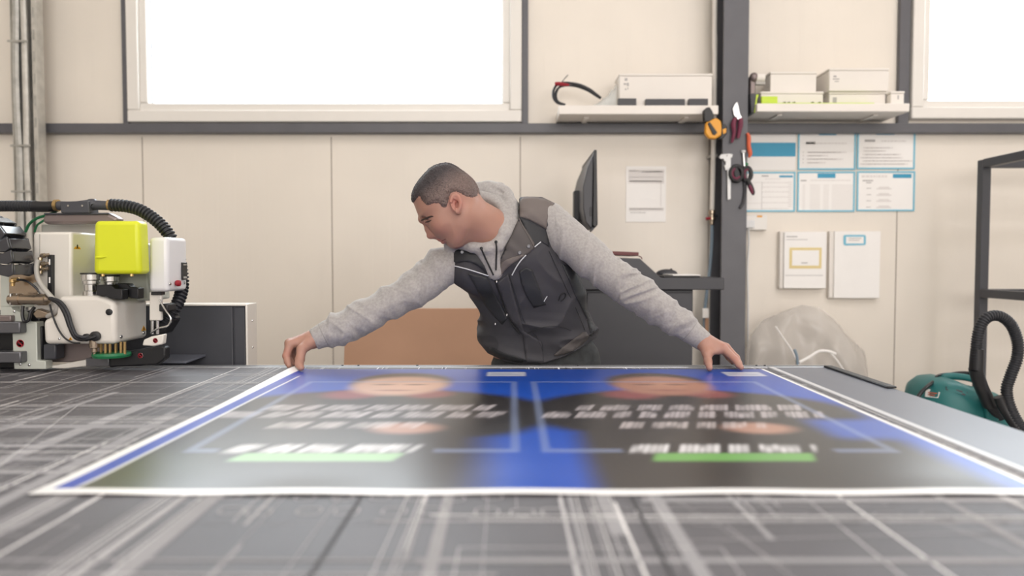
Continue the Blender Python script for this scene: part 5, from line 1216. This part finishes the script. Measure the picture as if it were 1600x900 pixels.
M['hair'] = mat('dark_hair', (66, 56, 54), .6, attr='ink', bump=(520, .5, .002), var=(300, .25))
M['brow'] = mat('brow_hair', (62, 46, 42), .7); M['lash'] = mat('lash_line', (60, 42, 40), .7); M['liplin'] = mat('mouth_line', (120, 62, 60), .6); M['nail'] = mat('finger_nail', (232, 196, 180), .3)
def skin_line(name, pts, r, m, tree=None, par=None, flat=0.3, k=5):
    q = [hit(tree or skin_t, *p_) for p_ in pts]; q = [a for a in q if a is not None]
    if len(q) < 2: return None
    return MB().tube(q, r, 8, k).build(name, m, par or R)
skin_line('eyebrow', [H(216, 586), H(238, 577), H(268, 565), H(303, 552), H(322, 553)], [.0016, .0027, .0028, .0022, .0008], M['brow'], par=body)
skin_line('eyelash', [H(250, 604), H(264, 600), H(285, 594), H(304, 584)], [.001, .0019, .002, .0008], M['lash'], par=body)
skin_line('mouth', [H(394, 767), H(408, 762), H(422, 755), H(432, 749)], [.0008, .0010, .0010, .0005], M['liplin'], par=body)
# ---- cropped hair
hz = hxz(chaikin([(112, 428), (160, 436), (186, 420), (226, 380), (250, 440), (298, 476), (340, 458), (392, 452), (425, 492), (462, 486), (474, 430), (490, 376), (530, 352), (585, 372), (640, 410), (742, 424), (800, 380), (760, 250), (640, 120), (480, 40), (330, 40), (150, 180), (90, 330)], 1))
hx = [q[0] for q in HEADX]; hzz = [q[1] for q in HEADX]
Hf = Field(axis(min(hx) - .02, (max(hx) + .02, .002)), axis(YH_ - .10, (YH_ + .10, .002)), axis(min(hzz) + .05, (max(hzz) + .02, .002)))
def hair(X, Y, Z):
    d = headbase(X, Y, Z) - .0052
    s2 = poly_sdf(np.broadcast_to(X[:, 0, :], (X.shape[0], Z.shape[2])), np.broadcast_to(Z[0, :, :], (X.shape[0], Z.shape[2])), hz)[:, None, :]
    s2 = s2 + .0015 * np.sin(X * 900 + Z * 700) * np.sin(Z * 1100 - X * 400)
    d = d + np.clip(.010 - s2, 0, .010) * .42 + .0004 * np.sin(X * 1500 + 3 * np.sin(Z * 700)) * np.sin(Z * 1400 + 2 * np.sin(Y * 900)) * np.sin(Y * 1300)
    return np.maximum(d, -s2).astype(np.float32)
Hf.op(hair, (-9, -9, -9), (9, 9, 9), 0, 'add'); V2, F2 = Hf.nets()
vh = (V2[:, 0] - c0[0]) * vdir[0] + (V2[:, 2] - c0[1]) * vdir[1]; top_ = np.clip((vh - .045) / .045, 0, 1)[:, None]
hc = C((110, 93, 88)) * (1 - top_) + C((60, 54, 57)) * top_
rs_ = np.random.RandomState(8); V2 = V2 + rs_.normal(0, .00055, V2.shape); hc = hc * (1 + rs_.normal(0, .16, (len(V2), 1)))
ho = np_mesh('hair', V2, F2, M['hair'], ORG[R], hc); ho.parent = R
# ---- finger nails
for q in ((1107, 580), (1160, 579)):
    a = hit(skin_t, *q)
    if a is not None: MB().ball(a + Vector((0, -.0005, .0045)), .0046, .0016, .0045, 8).build('finger_nail', M['nail'], body)
# ---- clothes
def wrinkle(dirv, freq, amp, seed, skew=.0, mod=9., stretch=.33):
    """creases running across dirv: stretched ridged noise, stronger in some places than in others"""
    d = np.array(dirv, np.float32); d /= np.linalg.norm(d); e = np.cross(d, (0, 1, 0)); e /= np.linalg.norm(e); g = np.cross(d, e)
    def fn(X, Y, Z):
        u = X * d[0] + Y * d[1] + Z * d[2]; v = X * e[0] + Y * e[1] + Z * e[2]; w = X * g[0] + Y * g[1] + Z * g[2]
        u = u + skew * v; wob = vnoise(u * 14, v * 14, w * 14, seed + 1) * .03
        n1 = vnoise((u + wob) * freq, v * freq * stretch, w * freq * stretch, seed); n2 = vnoise((u - wob) * freq * 2.1, v * freq * stretch * 1.4, w * freq * stretch * 1.4, seed + 2)
        m_ = vnoise(X * mod, Y * mod, Z * mod, seed + 3); r = (1 - np.abs(2 * n1 - 1)) ** 2 - .4
        return (-amp * (r * (.3 + 1.1 * m_) + .45 * (n2 - .5))).astype(np.float32)
    return fn
M['hood'] = mat('grey_marl_jersey', (164, 160, 158), .92, var=(150, .13), bump=(700, .35, .001), sheen=.25)
M['hoodin'] = mat('grey_jersey_lining', (150, 147, 144), .92, var=(60, .06), bump=(500, .3, .001))
M['vest'] = mat('charcoal_canvas', (58, 57, 62), .7, var=(26, .07), bump=(900, .3, .0006), attr=None)
M['vestl'] = mat('taupe_canvas', (108, 100, 97), .75, var=(26, .06), bump=(900, .3, .0006))
M['vestm'] = mat('grey_brown_canvas', (84, 79, 78), .75, var=(26, .06), bump=(900, .3, .0006))
M['vestd'] = mat('black_canvas', (38, 39, 43), .6, var=(26, .06), bump=(900, .25, .0006))
M['refl'] = mat('pale_reflective_piping', (206, 208, 212), .4)
M['cord'] = mat('black_cord', (24, 24, 26), .6)
S = Field(axis(-.60, (.58, .0032)), axis(1.90, (2.36, .0034)), axis(.905, (1.475, .0032)))
add_loft(S, TORSO[3:], .02, -.010)
for arm in (ARM_R, ARM_L): S.chain([PP(t) for t in arm], [t[3] for t in arm], .014)
dR = PP(ARM_R[-1]) - PP(ARM_R[1]); dL = PP(ARM_L[-1]) - PP(ARM_L[1])
def lim(x0, x1): return (x0, 1.8, .9), (x1, 2.5, 1.5)
a, b = lim(P(866, 400, 2.06).x, .58); S.op(wrinkle(dR, 26, .0052, 4, .5), a, b, 0, 'disp')
a, b = lim(P(965, 400, 2.02).x, .58); S.op(wrinkle(dR, 44, .0085, 9, -.5), a, b, 0, 'disp')
a, b = lim(-.6, P(700, 400, 2.05).x); S.op(wrinkle(dL, 24, .0075, 12, -.5), a, b, 0, 'disp')
a, b = lim(-.6, P(660, 400, 2.03).x); S.op(wrinkle(dL, 40, .0070, 21, .6), a, b, 0, 'disp')
for cuff in (CUFF_R, CUFF_L):
    c_ = [PP(t) for t in cuff]; S.chain(c_, [t[3] for t in cuff], .003)
    d = (c_[2] - c_[1]).normalized(); n0 = np.array(c_[2] + d * .0); nd = np.array(d)
    S.op(lambda X, Y, Z, n0=n0, nd=nd: -((X - n0[0]) * nd[0] + (Y - n0[1]) * nd[1] + (Z - n0[2]) * nd[2]).astype(np.float32), n0 - .06, n0 + .06, .002, 'sub')   # square end of the cuff
    S.cone(c_[2] + d * .03, c_[2] - d * .02, cuff[2][3] - .004, cuff[2][3] - .004, .001, 'sub')
# hood lying round the neck
hood = [(742, 300, 2.13, .030), (762, 298, 2.135, .030), (786, 306, 2.12, .029), (797, 322, 2.085, .026), (797, 342, 2.045, .0235), (789, 364, 2.01, .020), (777, 382, 1.995, .0165), (760, 388, 1.99, .0155), (738, 386, 1.995, .015), (716, 380, 2.01, .015), (704, 384, 2.03, .02)]
S.chain([PP(t) for t in hood], [t[3] for t in hood], .008)
S.chain([P(752, 308, 2.09), P(772, 313, 2.085), P(785, 325, 2.06), P(790, 342, 2.03), P(783, 362, 2.0)], [.018, .017, .014, .012, .010], .004)   # inner fold
S.chain([P(745, 292, 2.14), P(766, 288, 2.14), P(782, 292, 2.13), P(797, 303, 2.11)], [.012, .012, .011, .008], .003)
S.chain([P(804, 318, 2.07), P(805, 340, 2.04), P(796, 364, 2.01), P(782, 388, 1.99)], [.011, .011, .010, .008], .005)
for q0, q1 in (((746, 290), (768, 292)), ((768, 292), (784, 301))): S.cone(P(*q0, 2.10), P(*q1, 2.09), .0065, .006, .006, 'sub')
for q0, q1 in (((798, 315), (797, 338)), ((797, 338), (788, 362)), ((788, 362), (779, 380))): S.cone(P(*q0, 2.035), P(*q1, 2.005), .0035, .0035, .005, 'sub')
S.cone(P(770, 392, 2.0), P(774, 425, 2.02), .020, .022, .012)            # front neck band behind the V of the vest
S.cone(P(752, 392, 2.0), P(770, 425, 2.02), .016, .02, .012)
a, b = (P(735, 300, 2.1).x, 1.9, P(700, 395, 2.0).z), (P(815, 300, 2.1).x, 2.2, 1.475); S.op(wrinkle((.6, .3, -.7), 34, .0034, 31), a, b, 0, 'disp')
V3, F3 = S.nets(); hoodie = np_mesh('hoodie', V3, F3, M['hood'], ORG[R]); hoodie.parent = R; ORG[hoodie] = ORG[R]
hood_t = bvh(V3, F3)
def cuff_seam(c):
    a = PP(c[1]); d = (PP(c[2]) - a).normalized(); u = d.orthogonal().normalized(); v = d.cross(u); r = c[1][3] + .0004
    return [a + (u * math.cos(2 * PI * i / 28) + v * math.sin(2 * PI * i / 28)) * r for i in range(29)]
for c in (CUFF_R, CUFF_L): MB().tube(cuff_seam(c), .0013, 6, raw=True, cap=False).build('cuff_seam', M['hoodin'], hoodie)
for q in ([(775, 378), (776, 390), (775.5, 404), (775, 422)], [(752, 388), (756, 398), (763, 413), (771, 430)]):
    pts = [hit(hood_t, *p_, .003) for p_ in q]; pts = [p_ for p_ in pts if p_]
    if len(pts) > 1: MB().tube(pts, .0023, 8).build('drawcord', M['cord'], hoodie)
    if pts: MB().lathe([(.003, 0), (.0045, .0006), (.0045, .002), (.003, .0024)], pts[0], (0, -1, 0), 12).build('eyelet', M['cord'], hoodie)
# ---- vest
Vf = Field(axis(P(690, 400, 2.0).x - .02, (P(950, 400, 2.2).x + .03, .0028)), axis(1.93, (2.42, .0032)), axis(.868, (1.39, .0028)))
add_loft(Vf, TORSO, .01)
Vf.chain([P(800, 356, 2.09), P(826, 340, 2.085), P(850, 345, 2.08)], [.058, .061, .059], .02); Vf.chain([P(800, 366, 2.09), P(752, 388, 2.075), P(733, 405, 2.065)], [.06, .060, .060], .02)
Vf.cone(P(750, 430, 2.07), P(736, 420, 2.06), .062, .060, .03)
Vf.cone(P(774, 528, 2.2), P(806, 550, 2.16), .026, .045, .04); Vf.cone(P(910, 535, 2.2), P(860, 555, 2.16), .03, .045, .04)   # blouson bulge over the hem
lo3, hi3 = (-9, -9, -9), (9, 9, 9)
def vest_folds(X, Y, Z, lo=wrinkle((.5, .1, 1), 17, .0150, 41, .35, stretch=.45), up=wrinkle((.8, .2, 1), 19, .0075, 44, stretch=.4)):
    t = np.clip((Z - 1.03) / .12, 0, 1); t = t * t * (3 - 2 * t); return lo(X, Y, Z) * (1 - t) + up(X, Y, Z) * t
Vf.op(vest_folds, lo3, hi3, 0, 'disp')
# arm holes and the open V at the chest
for arm, g in ((ARM_R, -.0035), (ARM_L, -.0035)): 
    pts = [PP(t) for t in arm[1:4]]
    if arm is ARM_L: pts[0] = pts[0].lerp(pts[1], .55)
    for i in range(2): Vf.cone(pts[i], pts[i + 1], arm[1 + i][3] + g, arm[2 + i][3] + g, .003, 'sub')
def carve(poly, ymax, soft=1.):
    def fn(X, Y, Z):
        pxx, pyy = to_px(X, Y, Z); d = -poly_sdf(pxx, pyy, poly) * (2.0 / F); return np.maximum(d, Y - ymax).astype(np.float32)
    pts = [P(x, y, 2.05) for x, y in poly]; Vf.op(fn, (min(p_.x for p_ in pts) - .08, 1.9, min(p_.z for p_ in pts) - .14), (max(p_.x for p_ in pts) + .08, ymax + .01, 1.45), .003, 'sub')
carve([(690, 250), (690, 384), (706, 388), (728, 392), (752, 395), (764, 414), (773, 437), (778, 412), (792, 382), (811, 340), (812, 305), (812, 250)], 2.09)
carve([(760, 250), (770, 330), (800, 330), (811, 322), (811, 250)], 2.3)
carve([(700, 500), (742, 528), (762, 552), (790, 565), (822, 571), (852, 567), (884, 557), (906, 545), (927, 531), (960, 505), (960, 640), (700, 640)], 2.45)
V4, F4 = Vf.nets(); vest = np_mesh('work_vest', V4, F4, M['vest'], ORG[R]); vest.parent = R; ORG[vest] = ORG[R]
vest_t = bvh(V4, F4)
def patch(name, poly, m, off=.0016, thick=.0022, par=None, tree=None, step=3.2, sm=True):
    """a sewn-on panel: outline traced on the cloth, laid on it and given thickness"""
    poly = [Vector(p_) for p_ in (chaikin(poly, 1) if sm else poly)]; bd = []
    for i in range(len(poly)):
        a = poly[i]; b = poly[(i + 1) % len(poly)]; n = max(1, int((b - a).length / step)); bd += [a.lerp(b, k / n) for k in range(n)]
    nb = len(bd); xs_ = np.arange(min(p_.x for p_ in bd), max(p_.x for p_ in bd), step); ys_ = np.arange(min(p_.y for p_ in bd), max(p_.y for p_ in bd), step)
    gx_, gy_ = np.meshgrid(xs_, ys_); s_ = poly_sdf(gx_, gy_, [(p_.x, p_.y) for p_ in bd]); inn = [Vector((float(x), float(y))) for x, y in zip(gx_[s_ > step * .6], gy_[s_ > step * .6])]
    vs_, es_, fs_, *_r = delaunay_2d_cdt(bd + inn, [(i, (i + 1) % nb) for i in range(nb)], [], 1, 1e-4)
    pts = []; last = None
    for v in vs_:
        h = hit(tree or vest_t, v.x, v.y, off)
        pts.append(h)
    ok = [p_ for p_ in pts if p_ is not None]
    if len(ok) < 3: return None
    md = sorted(p_.y for p_ in ok)[len(ok) // 2]; bad = [p_ is None or abs(p_.y - md) > .13 for p_ in pts]
    fs_ = [f for f in fs_ if not any(bad[i] for i in f)]
    mb = MB(); used = sorted({i for f in fs_ for i in f}); mp_ = {j: i for i, j in enumerate(used)}
    if not fs_: return None
    mb.add([pts[j] for j in used], [[mp_[i] for i in f] for f in fs_])
    o = mb.build(name, m, par or vest, ang=60); so = o.modifiers.new('thickness', 'SOLIDIFY'); so.thickness = thick; so.offset = 0; return o
patch('shoulder_yoke', [(812, 309), (832, 308), (850, 310), (867, 318), (858, 328), (855, 345), (854, 358), (840, 350), (826, 343), (812, 338)], M['vestl'], .0016, .0022, sm=False)
patch('front_yoke', [(812, 340), (826, 345), (853, 360), (857, 372), (858, 386), (845, 377), (836, 386), (826, 366)], M['vestd'], .001, .0022, sm=False)
patch('collar_flap', [(810, 342), (820, 356), (827, 366), (838, 386), (823, 398), (808, 406), (796, 413), (783, 427), (776, 439), (777, 412), (786, 394), (793, 381), (803, 361)], M['vestm'], .0035, .003)
patch('collar_edge', [(779, 436), (781, 412), (794, 404), (822, 396), (812, 405), (797, 414), (785, 427)], M['vestl'], .005, .002)
patch('collar_flap', [(704, 388), (726, 393), (752, 396), (763, 414), (772, 437), (767, 437), (752, 418), (730, 407), (708, 413)], M['vestd'], .003, .003)
patch('side_panel', [(708, 415), (730, 424), (757, 474), (780, 512), (770, 510), (752, 482), (732, 452), (716, 440)], M['vestm'], .0012) if False else None
patch('zip_panel', [(731, 427), (762, 433), (778, 468), (793, 497), (785, 507), (770, 492), (756, 474), (742, 446)], M['vestd'], .0016, .0022, sm=False)
patch('chest_pocket', [(811, 424), (822, 418), (832, 422), (842, 448), (853, 476), (834, 481), (822, 462), (814, 442)], M['vestd'], .0016, .0022, sm=False)
patch('front_placket', [(777, 441), (794, 428), (800, 450), (808, 480), (819, 518), (846, 534), (850, 565), (823, 568), (817, 524), (798, 500), (784, 466)], M['vest'], .0026, .003, sm=False)
patch('back_panel', [(878, 412), (892, 418), (906, 428), (914, 446), (921, 462), (929, 490), (931, 512), (924, 526), (918, 500), (908, 480), (898, 460), (890, 440)], M['vestd'], .0016, .0022, sm=False)
patch('hem_panel', [(914, 516), (922, 527), (906, 541), (888, 552), (862, 558), (876, 545), (898, 529)], M['vestm'], .0024)
patch('hem_band', [(764, 540), (790, 553), (818, 559), (818, 568), (792, 563), (766, 552)], M['vestd'])
def vline(name, pts, r, m, off=.004):
    q = [hit(vest_t, *p_, off) for p_ in pts]; q = [a for a in q if a is not None]
    if len(q) > 1: MB().tube(q, r, 8).build(name, m, vest)
vline('reflective_piping', [(710, 415.5), (728, 420), (746, 425.5), (763, 431)], .0017, M['refl'])
vline('reflective_piping', [(845, 378), (840, 382), (835.5, 386)], .0017, M['refl'], .007); vline('reflective_piping', [(822, 398.5), (814, 407), (807, 417), (800, 430)], .0018, M['refl'], .006)
vline('zipper', [(773, 438), (780, 458), (788, 482), (797, 502), (812, 522)], .0022, M['cord'], .002)
vline('seam', [(795, 428), (806, 462), (818, 500), (838, 526), (848, 548)], .0010, M['vestd'], .004); vline('seam', [(858, 392), (880, 440), (900, 482), (914, 516)], .0010, M['vestd'], .001)
vline('seam', [(822, 522), (846, 512), (872, 510), (892, 516)], .0011, M['vestd'], .0015)
vline('collar_seam', [(811, 341), (818, 356), (826, 369), (834, 384)], .0013, M['vestl'], .006)
for px, py in ((710, 393), (722, 394), (812, 395), (826, 385)):
    a = hit(vest_t, px, py, .006)
    if a: MB().lathe([(.0055, -.003), (.0055, .001), (.004, .002), (.004, .0005), (.0015, .0005)], a, (0, -1, 0), 16).build('snap_button', M['greyp'], vest)
for px, py in ((776, 440), (792, 492), (774, 506)):
    a = hit(vest_t, px, py, .004)
    if a: MB().box(a.x - .002, a.x + .002, a.y - .002, a.y + .001, a.z - .004, a.z + .003).build('zip_pull', M['chrome'], vest, .001)
vline('cord_loop', [(873, 470), (876, 462), (881, 458), (884, 460), (882, 466), (876, 471)], .0016, M['cord'], .003); vline('zip_pull', [(850, 471), (853, 466), (855, 463)], .0014, M['refl'], .003)
vline('side_strap', [(916, 499), (924, 497), (931, 495)], .0014, M['vestm'], .003)
# ---- trousers, shoes
T = Field(axis(-.12, (.36, .006)), axis(2.02, (2.46, .006)), axis(.05, (1.0, .006)))
add_loft(T, [(853, 640, 2.24, 84, .122), (853, 600, 2.24, 86, .126), (853, 560, 2.24, 83, .115), (852, 545, 2.24, 80, .108), (848, 524, 2.235, 72, .100)], .02)
for sx in (-1, 1): T.chain([Vector((.11 + .082 * sx, 2.24, .80)), Vector((.11 + .10 * sx, 2.235, .48)), Vector((.11 + .11 * sx, 2.27, .10))], [.092, .076, .064], .03)
T.op(wrinkle((.2, .2, 1), 16, .006, 51), lo3, hi3, 0, 'disp'); T.op(lambda X, Y, Z: (Z - .085).astype(np.float32) + 0 * X + 0 * Y, lo3, hi3, 0, 'sub')
M['trous'] = mat('dark_work_trousers', (52, 54, 56), .75, var=(40, .35), bump=(500, .3, .001)); V5, F5 = T.nets(); tr = np_mesh('trousers', V5, F5, M['trous'], ORG[R]); tr.parent = R
for sx in (-1, 1):
    Q = Field(axis(.11 + .118 * sx - .09, (.11 + .118 * sx + .09, .004)), axis(1.98, (2.36, .004)), axis(-.02, (.16, .004)))
    h0 = Vector((.11 + .11 * sx, 2.27, .05)); t0 = Vector((.11 + .13 * sx, 2.08, .035)); Q.cone(h0, t0, .046, .042, .02); Q.cone(h0, h0 + Vector((0, 0, .06)), .044, .046, .02); Q.op(lambda X, Y, Z: Z.astype(np.float32) - .001 + 0 * X + 0 * Y, lo3, hi3, 0, 'sub')
    V6, F6 = Q.nets(); s_ = np_mesh('shoe', V6, F6, M['black'], ORG[R]); s_.parent = R
